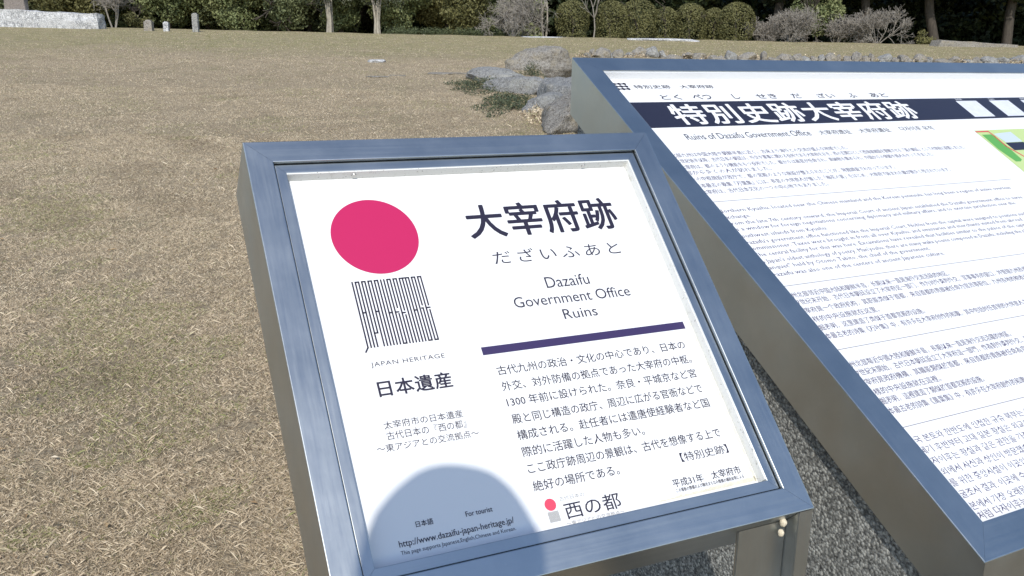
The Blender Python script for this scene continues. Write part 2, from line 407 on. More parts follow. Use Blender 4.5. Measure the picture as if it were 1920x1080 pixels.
def ring_bars(face, name, i0, i1, n_top, n_bot, parent, shear=0.0, n_in=None, bev=0.0012):
    """mitred frame of four bars between insets i0 and i1; side bars brushed along their length"""
    bm = bmesh.new(); w, h = face.w, face.h
    O = [(i0, i0), (w - i0, i0), (w - i0, h - i0), (i0, h - i0)]
    I = [(i1, i1), (w - i1, i1), (w - i1, h - i1), (i1, h - i1)]
    g = 0.00015
    for k in range(4):
        a, b = O[k], O[(k + 1) % 4]; c, d = I[(k + 1) % 4], I[k]
        vs = []
        # a hair's gap at the mitre
        du = ((b[0] - a[0]), (b[1] - a[1])); L = math.hypot(*du); du = (du[0] / L * g, du[1] / L * g)
        q = [(a[0] + du[0], a[1] + du[1]), (b[0] - du[0], b[1] - du[1]), (c[0] - du[0], c[1] - du[1]), (d[0] + du[0], d[1] + du[1])]
        top = [bm.verts.new(face((x, y, n_top))) for x, y in q]
        bot = [bm.verts.new(face((x, y + shear, n_bot) if j < 2 or n_in is None else (x, y, n_in))) for j, (x, y) in enumerate(q)]
        mi = 0 if k % 2 == 0 else 1
        fs = [bm.faces.new(top)]
        for e in range(4): fs.append(bm.faces.new([top[e], bot[e], bot[(e + 1) % 4], top[(e + 1) % 4]]))
        fs.append(bm.faces.new(bot[::-1]))
        for f in fs: f.material_index = mi
        if bev:
            es = [bm.edges.get((top[0], top[1])), bm.edges.get((top[2], top[3]))]
            bmesh.ops.bevel(bm, geom=[e for e in es if e], offset=bev, segments=2, affect='EDGES', profile=0.5)
    me = bm_mesh(name, bm)
    me.materials.append(STEEL_X); me.materials.append(STEEL_Y)
    return link(name, me, [STEEL_X, STEEL_Y], parent)

def rim_walls(face, i, n0, n1, parent, name='rim', mat=None):
    bm = bmesh.new(); w, h = face.w, face.h; t = 0.0018
    for (lo, hi) in (((i, i, n1), (w - i, i + t, n0)), ((w - i - t, i + t, n1), (w - i, h - i - t, n0)), ):
        add_box(bm, lo, hi, face)
    return link(name, bm_mesh(name, bm), mat or RIM, parent)

# ---- the square heritage sign in front
A = Face((-0.3424, 1.1617, -0.1172), 0.4402, 0.790, 0.600, 0.6006)
ra = empty('heritage_sign', A.root, A.yaw)
tag(ra, 'square tilted steel sign with a large crimson disc on its white panel', 'sign')
ring_bars(A, 'frame', 0.0, 0.0328, 0.0, -0.112, ra)
ring_bars(A, 'inner_bezel', 0.0343, 0.0473, -0.0050, -0.0184, ra, bev=0.0008)
rim = rim_walls(A, 0.0473, -0.0056, -0.0200, ra)
bm = bmesh.new()
for su in (0.135, 0.478):
    M4 = Matrix.Translation(A((su, 0.0473 + 0.0022, -0.0125))) @ Matrix.Rotation(math.atan2(A.st, A.ct), 4, 'X') @ Matrix.Rotation(math.pi / 2, 4, 'X')
    bm2 = bmesh.new(); bmesh.ops.create_cone(bm2, cap_ends=True, segments=14, radius1=0.0032, radius2=0.0026, depth=0.0016, matrix=M4)
    link('screw', bm_mesh('screw', bm2), SCREW, rim)
bm.free()
bm = bmesh.new(); add_box(bm, (0.0475, 0.0475, -0.0235), (0.5525, 0.5531, -0.0202), A)
panel = link('panel', bm_mesh('panel', bm), WHITE, ra)
bm = bmesh.new(); add_box(bm, (0.0332, 0.0332, -0.110), (0.5668, 0.5674, -0.0240), A)
link('back_plate', bm_mesh('back_plate', bm), STEEL_X, ra)
PN = -0.0199                                            # printed layer, a hair above the panel
f = Flat(); f.disc(0.1446, 0.1412, 0.0567); f.build('crimson_disc', MAGENTA, A, PN, panel)

def heritage_mark(f, u0, v0, u1, v1, w, tail=True):
    """the tall squared lettering JAPAN HERITAGE drawn as upright lines"""
    H = v1 - v0; step = (u1 - u0) / 22.0
    X = lambda k: u0 + k * step
    def vl(k, a=0.0, b=1.0): f.stroke([(X(k), v0 + H * a), (X(k), v0 + H * b)], w)
    def hl(k0, k1, a): f.stroke([(X(k0), v0 + H * a), (X(k1), v0 + H * a)], w)
    vl(0)                                                # J
    if tail: f.stroke([(X(0), v1), (X(-0.9), v1 + H * 0.06)], w)
    def letA(k, c=0.48): vl(k); vl(k + 1); hl(k, k + 1, 0.0); hl(k, k + 1, c)
    letA(1); vl(3); vl(4, 0, 0.8); hl(3, 4, 0); hl(3, 4, 0.8); letA(5)                       # A P A
    vl(7); vl(8); hl(7, 8, 0); vl(9); vl(10); hl(9, 10, 0.52)                               # N H
    vl(11); hl(11, 12, 0); vl(12, 0, 0.45); hl(11, 12, 0.52); hl(11, 12, 1.0); vl(12, 0.55, 1)  # E
    vl(13); vl(14, 0, 0.5); hl(13, 14, 0); hl(13, 14, 0.54); vl(14, 0.58, 1.0)               # R
    vl(15); vl(16); hl(15.5, 16.6, 0)                                                       # I T
    letA(17, 0.52)
    vl(19); hl(19, 20, 0); vl(20, 0, 0.45); hl(19.6, 20, 0.5); vl(20, 0.5, 1.0); hl(19, 20, 1.0)   # G
    vl(21); hl(21, 22, 0); vl(22, 0, 0.46); hl(21.5, 22.2, 0.5); vl(22, 0.54, 1.0); hl(21, 22, 1.0)  # E
f = Flat(); heritage_mark(f, 0.1003, 0.2066, 0.1886, 0.2968, 0.0020)
f.text_box('JAPAN HERITAGE', 0.0986, 0.3165, 0.1906, 0.3241, -0.004, 1.12)
f.build('heritage_mark', INK, A, PN, panel)
f = Flat()
f.text_box('日本遺産', 0.1003, 0.3412, 0.1905, 0.3616, 0.022, 1.05)
f.build('heritage_caption', INK, A, PN, panel); f = Flat()
f.text_box('太宰府市の日本遺産', 0.0963, 0.3917, 0.1922, 0.4013, 0.0039)
f.text_box('古代日本の『西の都』', 0.0968, 0.4044, 0.1932, 0.4146, 0.0039)
f.text_box('～東アジアとの交流拠点～', 0.0823, 0.4185, 0.2051, 0.4279, 0.0039)
f.build('theme_lettering', INK, A, PN, panel)
f = Flat(); f.text_box('大宰府跡', 0.2742, 0.1030, 0.5032, 0.1564, 0.021, 1.03, 4); f.build('title_lettering', INK, A, PN, panel)
f = Flat()
f.text_box('だざいふあと', 0.2944, 0.1779, 0.4881, 0.1985, 0.0, 1.35, 4)
f.build('kana_lettering', INK_SOFT, A, PN, panel); f = Flat()
f.text_box('Dazaifu', 0.3566, 0.2249, 0.4220, 0.2420, 0.003)
f.text_box('Government Office', 0.3026, 0.2506, 0.4767, 0.2664, 0.003)
f.text_box('Ruins', 0.3661, 0.2756, 0.4162, 0.2904, 0.003)
f.build('subtitle_lettering', INK_SOFT, A, PN, panel)
f = Flat(); f.rect(0.2395, 0.3152, 0.5398, 0.3262); f.build('purple_bar', PURPLE, A, PN, panel)
f = Flat()
BODY = [('古代九州の政治・文化の中心であり、日本の', 0.3550, 0.5275), ('外交、対外防備の拠点であった大宰府の中枢。', 0.3764, 0.5285),
        ('1300 年前に設けられた。奈良・平城京など宮', 0.3976, 0.5267), ('殿と同じ構造の政庁、周辺に広がる官衙などで', 0.4198, 0.5262),
        ('構成される。赴任者には遣唐使経験者など国', 0.4408, 0.5276), ('際的に活躍した人物も多い。', 0.4620, 0.4190),
        ('ここ政庁跡周辺の景観は、古代を想像する上で', 0.4828, 0.5256), ('絶好の場所である。', 0.5045, 0.3660)]
for t, vb, u1 in BODY: f.text_line(t, 0.2510, vb - 0.0006, u1 - 0.2510, 0.01360, 0.006)
f.text_line('【特別史跡】', 0.4550, 0.5044, 0.5270 - 0.4550, 0.0126, 0.004)
f.build('body_lettering', INK, A, PN, panel)
f = Flat()
f.text_line('平成31年　太宰府市', 0.4305, 0.5335, 0.1023, 0.0112, 0.012)
f.text_line('この看板の整備および観光まちなみ整備の補助金等による', 0.4316, 0.5404, 0.102, 0.0052, 0.014)
f.build('date_lettering', INK_SOFT, A, PN, panel)
f = Flat(); f.disc(0.2649, 0.5232, 0.0072, 40); f.build('coral_disc', CORAL, A, PN, panel)
f = Flat()
for k in range(11): f.rect(0.2584 + k * 0.00126, 0.5313, 0.2584 + k * 0.00126 + 0.00085, 0.5436)
f.text_box('古代日本の', 0.2775, 0.5165, 0.3106, 0.5216); f.text_box('～東アジアとの交流拠点～', 0.2773, 0.5462, 0.3542, 0.5510)
f.build('small_mark', GREYINK, A, PN, panel)
f = Flat(); f.text_box('西の都', 0.2802, 0.5250, 0.3534, 0.5440, 0.006, 1.05); f.build('brush_lettering', INK, A, PN, panel)
f = Flat()
f.text_box('日本語', 0.1049, 0.5105, 0.1246, 0.5172, 0.01); f.text_box('For tourist', 0.1629, 0.5112, 0.1949, 0.5170, 0.008)
f.text_box('http://www.dazaifu-japan-heritage.jp/', 0.0819, 0.5275, 0.2161, 0.5368, 0.006)
f.text_box('This page supports Japanese,English,Chinese and Korean.', 0.0817, 0.5386, 0.2155, 0.5442, 0.0)
f.build('address_lettering', INK, A, PN, panel)
# grime gathered along the right and lower edges of the sheet
f = Flat(); k0 = 0.5525 - 0.0022
for k in range(40):
    v0_ = 0.30 + k * 0.0062; wv = 0.0009 + 0.0022 * abs(mnoise.noise((k * 0.37, 1.7, 0))) + 0.00006 * k
    f.rect(k0 - wv, v0_, k0, v0_ + 0.0062)
for k in range(44):
    u0_ = 0.40 + k * 0.0034; wv = 0.0005 + 0.0030 * abs(mnoise.noise((k * 0.45, 7.7, 0))) + 0.0001 * k
    f.rect(u0_, 0.5474 - wv * 1.1, u0_ + 0.0034, 0.5474)
f.build('edge_grime', GRIME, A, PN - 0.00012, panel)

def sign_leg(face, side, parent, wid=0.095, flange=0.0235, depth=0.10):
    """upright of folded steel: a flange in front, a web set back beside it"""
    bm = bmesh.new()
    e = face((0, face.h, 0)); y0 = e.y + 0.0012; z1 = e.z - 0.0008
    ex = face.w / 2
    sgn = 1 if side > 0 else -1
    def bx(u0, u1, ya, yb, zt_a, zt_b):
        xa, xb = sorted((sgn * (ex - u0), sgn * (ex - u1)))
        vs = add_box(bm, (xa, ya, 0.0), (xb, yb, 1.0))
        for v in vs:
            if v.co.z > 0.5: v.co.z = zt_a if v.co.y < (ya + yb) / 2 else zt_b
    tanb = face.ct / face.st                              # lower side of the box drops backwards
    zt = lambda y: z1 - (y - e.y) * tanb if False else z1 - max(0.0, (y - e.y)) * (face.ct / face.st)
    d = 0.112 * face.st                                    # how far the box reaches back at its lower side
    bx(0.0006, flange, y0, y0 + 0.055, zt(y0), zt(y0 + 0.055))
    bx(flange + 0.0004, wid + 0.004, y0 + 0.020, y0 + 0.0245, zt(y0 + 0.020), zt(y0 + 0.0245))
    bmesh.ops.bevel(bm, geom=[ed for ed in bm.edges if abs(ed.verts[0].co.z - ed.verts[1].co.z) > 0.2], offset=0.0012, segments=2, affect='EDGES')
    return link('leg', bm_mesh('leg', bm), STEEL_Y, parent)
sign_leg(A, 1, ra); sign_leg(A, -1, ra)

# two little cocoons under the frame
for (dx, dz, s) in ((0.2655, -0.020, 1.0), (0.2635, -0.034, 0.85)):
    e = A((0, A.h, 0)); p = Vector((dx, e.y + 0.0150, e.z + dz))
    w = Matrix.Translation(A.root) @ Matrix.Rotation(A.yaw, 4, 'Z') @ p
    bm = bmesh.new(); bmesh.ops.create_icosphere(bm, subdivisions=3, radius=0.0045 * s)
    for v in bm.verts: v.co = Vector((v.co.x, v.co.y, v.co.z * 1.25)) * (1 + 0.18 * mnoise.noise(v.co * 260 + Vector((dx * 99, 0, 0))))
    o = link('insect_cocoon', bm_mesh('insect_cocoon', bm, True), COCOON, None, w)
    tag(o, 'upper cream insect cocoon on the right leg of the square sign' if s == 1.0 else 'lower, smaller cream insect cocoon on the right leg of the square sign', 'cocoon', 'cocoons on the sign leg')

# ---- the wide information board behind
B = Face((0.11591337, 1.95088913, -0.01126), 0.4900, 0.5284, 1.75, 1.20)
rb = empty('information_board', B.root, B.yaw)
tag(rb, 'wide tilted steel information board with a navy title band and columns of small text', 'sign')
SH = 0.100 * B.st / B.ct                                  # both ends of the casing stand upright
ring_bars(B, 'frame', 0.0, 0.0490, 0.0, -0.100, rb, SH, -0.0241)
rim_walls(B, 0.0490, -0.0035, -0.0200, rb, mat=WHITE)
bm = bmesh.new(); add_box(bm, (0.0492, 0.0492, -0.024), (B.w - 0.0492, B.h - 0.0492, -0.0202), B)
bpanel = link('panel', bm_mesh('panel', bm), WHITE, rb)
bm = bmesh.new(); add_box(bm, (0.0495, 0.0495, -0.060), (B.w - 0.0495, B.h - 0.0495, -0.0242), B)
link('back_plate', bm_mesh('back_plate', bm), STEEL_X, rb)
# the plinth of washed aggregate that carries the board, set in a little under the steel box
bm = bmesh.new(); INS = 0.013
prof = []
for v in (SH + INS, SH + B.h - INS):
    p = B((0, v, -0.1004)); prof.append((p.y, p.z))
(yb, zb), (yf, zf) = prof
rows = []
for u in (INS, B.w - INS):
    x = B((u, 0, 0)).x
    rows.append([bm.verts.new((x, y, z)) for y, z in ((yf, -0.1), (yf, zf), (yb, zb), (yb, -0.1))])
bm.faces.new(rows[0]); bm.faces.new(rows[1][::-1])
for k in range(4): bm.faces.new([rows[0][k], rows[1][k], rows[1][(k + 1) % 4], rows[0][(k + 1) % 4]])
link('plinth', bm_mesh('plinth', bm), GRAVEL, rb)

BN = -0.0199
f = Flat(); f.rect(0.0515, 0.1372, B.w - 0.055, 0.2268); f.build('title_band', BAND, B, BN, bpanel)
f = Flat(); f.text_box('特別史跡大宰府跡', 0.1529, 0.1475, 0.8659, 0.2185, 0.024, 1.06, 3); f.build('title_lettering', WHITE, B, BN + 0.0003, bpanel)
f = Flat()
for k in range(5):
    u = 1.053 + k * 0.128; f = Flat(); f.rect(u, 0.1500, u + 0.078, 0.2195)
    f.text_line(('日本語', 'English', '簡体中文', '繁體中文', '한국어')[k], u + 0.006, 0.1462, size=0.0085)
    f.build('link_label', PAPER, B, BN + 0.0003, bpanel)
f = Flat()
for k in range(3):                                        # a mark of three wavy lines, each of linked dots
    for j in range(3): f.disc(0.073 + j * 0.013, 0.0690 + k * 0.0095, 0.0043, 14)
    f.rect(0.068, 0.0672 + k * 0.0095, 0.103, 0.0708 + k * 0.0095)
f.build('mark', INK, B, BN, bpanel)
def heading(name, t, *box):
    f = Flat(); f.text_box(t, *box); f.build(name, INK_SOFT, B, BN, bpanel)
heading('small_heading', '特別史跡', 0.117, 0.0735, 0.2105, 0.0870, 0.012); heading('small_heading', '大宰府跡', 0.236, 0.0735, 0.327, 0.0870, 0.012)
for s_, u0, u1 in (('とく', 0.1620, 0.2130), ('べつ', 0.2452, 0.2940), ('し', 0.3550, 0.3730), ('せき', 0.4214, 0.4802), ('だ', 0.5261, 0.5535), ('ざい', 0.6042, 0.6594), ('ふ', 0.7055, 0.7298), ('あと', 0.7773, 0.8331)):
    heading('reading_kana', s_, u0, 0.1105, u1, 0.1290, 0.016)
heading('foreign_title', 'Ruins of Dazaifu Government Office', 0.137, 0.2500, 0.4690, 0.2695, 0.003)
heading('foreign_title', '大宰府遗址', 0.4957, 0.2525, 0.5900, 0.2690, 0.003); heading('foreign_title', '大宰府遺址', 0.6180, 0.2510, 0.7150, 0.2675, 0.003)
heading('foreign_title', '다자이후 유적', 0.7500, 0.2490, 0.8600, 0.2655, 0.003)
f = Flat()
JP = [('北部九州は中国大陸や朝鮮半島に近く、古来より海外との交流が盛んな地域でした。', 0.5312, .3232), ('七世紀後半以降、古代日本の朝廷は、外交や軍事に関わる役所である大宰府をおき、西の玄関口として西海道諸国を管轄させる「遠の朝廷」として大宰府に設置しました。', 0.8904, .3410),
      ('大宰府は、都のような機能をもつ役所でした。都からは高官が任命され、貢納物も集められ、外国からの使節や商人もやってきました。', 0.7639, .3602), ('都から多くの人が訪れました。', 0.2761, .3775),
      ('その中枢施設が政庁で、都の宮殿のような施設が整えられたことが、発掘調査でわかっています。', 0.6073, .3965), ('日本最古の歌集『万葉集』には、長官の大伴旅人が催した「梅花の宴」をはじめ、大宰府で詠まれた歌が数多く残されています。', 0.7633, .4168),
      ('大宰府は、古代日本文化の一つの中心地でもありました。', 0.3810, .4352)]
EN = [('Northern Kyushu, located near the Chinese mainland and the Korean peninsula, has long been a region of active overseas', .8853, .4895), ('exchange.', .1284, .5065),
      ('From the late 7th century onward, the Imperial Court of ancient Japan established the Dazaifu government office to serve', .8869, .5236), ('as a window for foreign negotiations concerning diplomacy and military affairs, and to exercise jurisdiction over the', .8438, .5395),
      ('southwest islands from Kyushu.', .2763, .5580), ("Dazaifu's government office functioned like the Imperial Court. Nobles from the capital were assigned to positions such as", .8600, .5750),
      ('commissioner. Taxes were brought in from all over Kyushu, and emissaries and merchants visited from abroad.', .8115, .5905), ('The central facility for this was here. Excavations have revealed that facilities similar to the palace of the capital', .8100, .6070),
      ("In Japan's oldest anthology of poetry, Man'yoshu, there are many waka poems composed in Dazaifu, including the plum", .8000, .6242), ('banquet" held by Otomo Tabito, the chief of the government.', .4742, .6400), ('Dazaifu was also one of the centers of ancient Japanese culture.', .4976, .6570)]
SC = [('九州北部邻近中国大陆和朝鲜半岛，长期以来一直是海外交流活跃的地区。', .458, .7085), ('自7世纪末开始，古代日本朝廷设立了大宰府这一部门，作为对外谈判外交、军事事务的窗口，并管辖九州及西南诸岛', .705, .7250),
      ('大宰府是一个政府机构，其职能类似于首都，来自首都的贵族被任命为官员等职位，九州各地的税收也集中于此', .700, .7445), ('这样的中央设施就在这里。', .2242, .7645), ('发掘表明，这里建造了类似于首都宫殿的设施。', .3183, .7835),
      ('日本最古老的诗集《万叶集》中，有许多在大宰府创作的和歌，其中包括时任首领的大伴旅人主持的梅花宴', .640, .8022)]
TC = [('九州北部鄰近中國大陸和朝鮮半島，長期以來一直是海外交流活躍的地區。', .4594, .8632), ('自7世紀末開始，古代日本朝廷設立了大宰府這一部門，作為對外談判外交、軍事事務的窗口，並管轄九州及西南諸島', .705, .8806),
      ('大宰府是政府機構，其職能類似於首都，來自首都的貴族被任命為官員等職位，九州各地的稅收也集中於此', .690, .8995), ('這樣的中央設施就在這裡。', .2215, .9195), ('發掘表明，這裡建造了類似於首都宮殿的設施。', .3071, .9375),
      ('日本最古老的詩集《萬葉集》中，有許多在大宰府創作的和歌，其中包括時任首領的大伴旅人主持的梅花宴', .640, .9565)]
KO = [('중국 본토와 한반도에 인접한 규슈 북부는 예로부터 활발한 해외 교류의 땅이었습니다.', .600, 1.0115), ('7세기 후반부터 고대 일본 황실은 외교와 군사를 담당하는 관청으로 다자이후를 두었습니다.', .640, 1.0300), ('다자이후는 황실과 같은 권한을 가진 관청으로 수도에서 관리가 부임했습니다.', .560, 1.0490),
      ('해외에서 사신과 상인이 방문했습니다. 규슈 전역에서 세금이 모였습니다.', .520, 1.0685), ('이를 위한 중앙시설이 이곳입니다. 많은 사람이 오갔습니다.', .430, 1.0875), ('발굴조사 결과, 이곳에 수도의 궁전과 같은 시설이 있었습니다.', .450, 1.1070),
      ('일본에서 가장 오래된 시집 만요슈에는 많은 노래가 실려 있습니다.', .480, 1.1265), ('이처럼 다자이후는 고대 일본 문화의 중심지였습니다.', .400, 1.1425)]
for blk, size, u0 in ((JP, 0.0140, 0.0655), (EN, 0.0138, 0.0655), (SC, 0.0140, 0.0605), (TC, 0.0140, 0.0605), (KO, 0.0142, 0.0605)):
    f = Flat()
    for t, u1, vb in blk: f.text_line(t, u0, vb - 0.001, u1 - u0, size, 0.0, res=1)
    f.build('body_lettering', INK_PALE, B, BN, bpanel)
for v in (0.4575, 0.6802, 0.8253, 0.9811):
    f = Flat(); f.rect(0.062, v - 0.0006, 0.92, v + 0.0006); f.build('rule_line', RULE_INK, B, BN, bpanel)
mp = Flat(); mp.rect(0.990, 0.2740, 1.66, 0.62); mpo = mp.build('site_map', MAP_LIME, B, BN, bpanel)
f = Flat(); f.poly([(1.000, .292), (1.034, .292), (1.040, .330), (1.036, .370), (1.034, .392), (1.022, .399), (1.006, .398), (0.996, .35)]); f.build('map_wood', MAP_GREEN, B, BN + 0.0002, mpo); f = Flat(); f.poly([(1.30, .45), (1.52, .42), (1.62, .56), (1.36, .59)]); f.build('map_wood', MAP_GREEN, B, BN + 0.0002, mpo)
f = Flat(); f.poly([(1.045, .290), (1.115, .285), (1.115, .325), (1.052, .326)]); f.build('map_field', MAP_SKY, B, BN + 0.0002, mpo); f = Flat(); f.poly([(1.10, .40), (1.28, .36), (1.30, .52), (1.12, .58)]); f.build('map_field', MAP_SKY, B, BN + 0.0002, mpo)
f = Flat(); f.stroke([(0.992, .2800), (1.036, .2800), (1.038, .30), (1.036, .340), (1.058, .39), (1.09, .44), (1.16, .60)], 0.0042); f.build('map_road', MAP_RED, B, BN + 0.0004, mpo); f = Flat(); f.stroke([(1.0, .60), (1.30, .60), (1.64, .58)], 0.004); f.build('map_road', MAP_RED, B, BN + 0.0004, mpo)
for q in ((1.048, .327, 1.115, .357), (1.20, .30, 1.27, .33), (1.40, .36, 1.47, .39)):
    f = Flat(); f.rect(*q); f.build('map_box', BAND, B, BN + 0.0004, mpo)

# ------------------------------------------------------------------ the person behind the camera, whose head shades the sign
def person():
    hx, hy, hz = PERSON_HEAD
    SKIN = m_plain('skin', (0.52, 0.33, 0.24), 0.55, var=0.06)
    COAT = m_plain('navy_coat_cloth', (0.03, 0.035, 0.06), 0.85, var=0.2)
    TROUS = m_plain('grey_trouser_cloth', (0.09, 0.09, 0.09), 0.9, var=0.2)
    HAIR = m_plain('black_hair', (0.012, 0.010, 0.009), 0.5, var=0.3, scale=60)
    root = empty('person', (hx, hy - 0.02, 0)); R = root.location
    tag(root, 'person in a navy coat whose head casts the round shadow on the square sign', 'person')
    def skinned(name, pts, edges, mat, par, sub=2):
        me = bpy.data.meshes.new(name); me.from_pydata([Vector(p[:3]) - R for p in pts], edges, [])
        o = bpy.data.objects.new(name, me); COL.objects.link(o); 
        sm = o.modifiers.new('skin', 'SKIN'); sm.use_smooth_shade = True; su = o.modifiers.new('sub', 'SUBSURF'); su.levels = su.render_levels = sub
        for v, p in zip(me.skin_vertices[0].data, pts): v.radius = (p[3], p[4] if len(p) > 4 else p[3])
        me.skin_vertices[0].data[0].use_root = True
        bpy.context.view_layer.update()
        m2 = bpy.data.meshes.new_from_object(o.evaluated_get(bpy.context.evaluated_depsgraph_get())); bpy.data.objects.remove(o)
        for p in m2.polygons: p.use_smooth = True
        return link(name, m2, mat, par)
    x, y, z = hx, hy - 0.19, 0
    sh = hz - 0.20
    pts = [(x, y, 0.90, .15, .11), (x, y, 1.08, .145, .105), (x, y, sh - 0.10, .16, .11), (x, y, sh, .09, .08), (x, y + 0.07, hz - 0.13, .052), (hx, hy + 0.01, hz - 0.05, .062, .075), (hx, hy, hz + 0.03, .072, .09), (hx, hy - 0.005, hz + 0.085, .055, .07),
           (x - .17, y, sh - 0.03, .062), (x - .22, y + 0.03, sh - 0.28, .047), (x - .12, y + 0.09, sh - 0.30, .038), (x - .05, y + .075, CAM_H - 0.085, .026),
           (x + .17, y, sh - 0.03, .062), (x + .25, y + 0.02, sh - 0.27, .047), (x + .22, y + 0.08, sh - 0.16, .038), (x + .165, y + .075, CAM_H - 0.055, .026),
           (x - .095, y, 0.82, .095), (x - .10, y + 0.01, 0.46, .062), (x - .10, y - 0.01, 0.08, .043), (x - .105, y + 0.13, 0.035, .033),
           (x + .095, y, 0.82, .095), (x + .10, y + 0.01, 0.46, .062), (x + .10, y - 0.01, 0.08, .043), (x + .105, y + 0.13, 0.035, .033)]
    E = [(0, 1), (1, 2), (2, 3), (3, 4), (4, 5), (5, 6), (6, 7), (2, 8), (8, 9), (9, 10), (10, 11), (2, 12), (12, 13), (13, 14), (14, 15), (0, 16), (16, 17), (17, 18), (18, 19), (0, 20), (20, 21), (21, 22), (22, 23)]
    body = skinned('body', pts, E, SKIN, root)
    def patch(name, sel, grow, mat):
        bm = bmesh.new(); bm.from_mesh(body.data); bm.normal_update()
        bmesh.ops.delete(bm, geom=[f_ for f_ in bm.faces if not sel(f_.calc_center_median() + R)], context='FACES')
        for v in bm.verts: v.co += v.normal * grow
        me = bpy.data.meshes.new(name); bm.to_mesh(me); bm.free()
        me.materials.clear()
        return link(name, me, mat, root)
    patch('coat', lambda c: 0.78 < c.z < sh + 0.07 and (c - Vector(pts[11][:3])).length > 0.07 and (c - Vector(pts[15][:3])).length > 0.07, 0.012, COAT)
    patch('trousers', lambda c: 0.10 < c.z < 0.93, 0.009, TROUS)
    for s in (-1, 1):
        bm = bmesh.new(); bmesh.ops.create_icosphere(bm, subdivisions=3, radius=1)
        for v in bm.verts: v.co = Vector((v.co.x * 0.054, v.co.y * 0.145 + 0.055, max(v.co.z * 0.062 * (1.15 - 0.45 * v.co.y), -0.040)))
        link('shoe', bm_mesh('shoe', bm, True), COAT, root, Vector((x + s * 0.10, y, 0.045)) - R)
    # hair: a cap over the crown
    bm = bmesh.new(); bmesh.ops.create_icosphere(bm, subdivisions=4, radius=1)
    for v in bm.verts:
        n_ = mnoise.noise(v.co * 5) * 0.03 + 0.03 * math.exp(-((v.co.x - 0.38) / 0.14) ** 2) * (v.co.z > 0.3)
        v.co = Vector((v.co.x * 0.097, v.co.y * 0.112 + 0.0, v.co.z * 0.125)) * (1 + n_)
    bmesh.ops.delete(bm, geom=[v for v in bm.verts if v.co.z < -0.02 and v.co.y > -0.02 or v.co.z < -0.075], context='VERTS')
    link('hair', bm_mesh('hair', bm, True), HAIR, root, Vector((hx, hy - 0.015, hz + 0.015)) - R)
    for s in (-1, 1):                                     # ears, eyes
        bm = bmesh.new(); bmesh.ops.create_icosphere(bm, subdivisions=2, radius=0.022)
        for v in bm.verts: v.co = Vector((v.co.x * 0.4, v.co.y * 0.8, v.co.z * 1.4))
        link('ear', bm_mesh('ear', bm, True), SKIN, root, Vector((hx + s * 0.083, hy - 0.01, hz - 0.01)) - R)
        bm = bmesh.new(); bmesh.ops.create_icosphere(bm, subdivisions=2, radius=0.011)
        link('eye', bm_mesh('eye', bm, True), WHITE, root, Vector((hx + s * 0.03, hy + 0.085, hz + 0.005)) - R)
    bm = bmesh.new(); bmesh.ops.create_cone(bm, cap_ends=True, segments=10, radius1=0.016, radius2=0.006, depth=0.045, matrix=Matrix.Rotation(0.25, 4, 'X'))
    link('nose', bm_mesh('nose', bm, True), SKIN, root, Vector((hx, hy + 0.092, hz - 0.025)) - R)
    # hands closed around the small camera, five fingers each
    for s, w in ((-1, Vector(pts[11][:3])), (1, Vector(pts[15][:3]))):
        palm = skinned('hand', [(w.x, w.y, w.z, .026, .02), (w.x - s * 0.005, w.y + 0.035, w.z + 0.012, .034, .016), (w.x - s * 0.008, w.y + 0.065, w.z + 0.02, .034, .013)], [(0, 1), (1, 2)], SKIN, root)
        for k, L in enumerate((0.070, 0.078, 0.073, 0.058)):
            fx = w.x + s * (0.028 - 0.018 * k); b = Vector((fx, w.y + 0.065, w.z + 0.02))
            skinned('finger', [(*b, .0095), (*(b + Vector((-s * 0.006, L * 0.4, 0.012))), .0085), (*(b + Vector((-s * 0.020, L * 0.62, -0.004))), .008), (*(b + Vector((-s * 0.030, L * 0.62, -0.024))), .0065)], [(0, 1), (1, 2), (2, 3)], SKIN, palm, 1)
        t0 = Vector((w.x - s * 0.03, w.y + 0.02, w.z + 0.012))
        skinned('thumb', [(*t0, .012), (*(t0 + Vector((-s * 0.018, 0.022, 0.01))), .0105), (*(t0 + Vector((-s * 0.028, 0.045, 0.008))), .008)], [(0, 1), (1, 2)], SKIN, palm, 1)
PERSON_HEAD = (-0.069, -0.130, 1.611)
person()

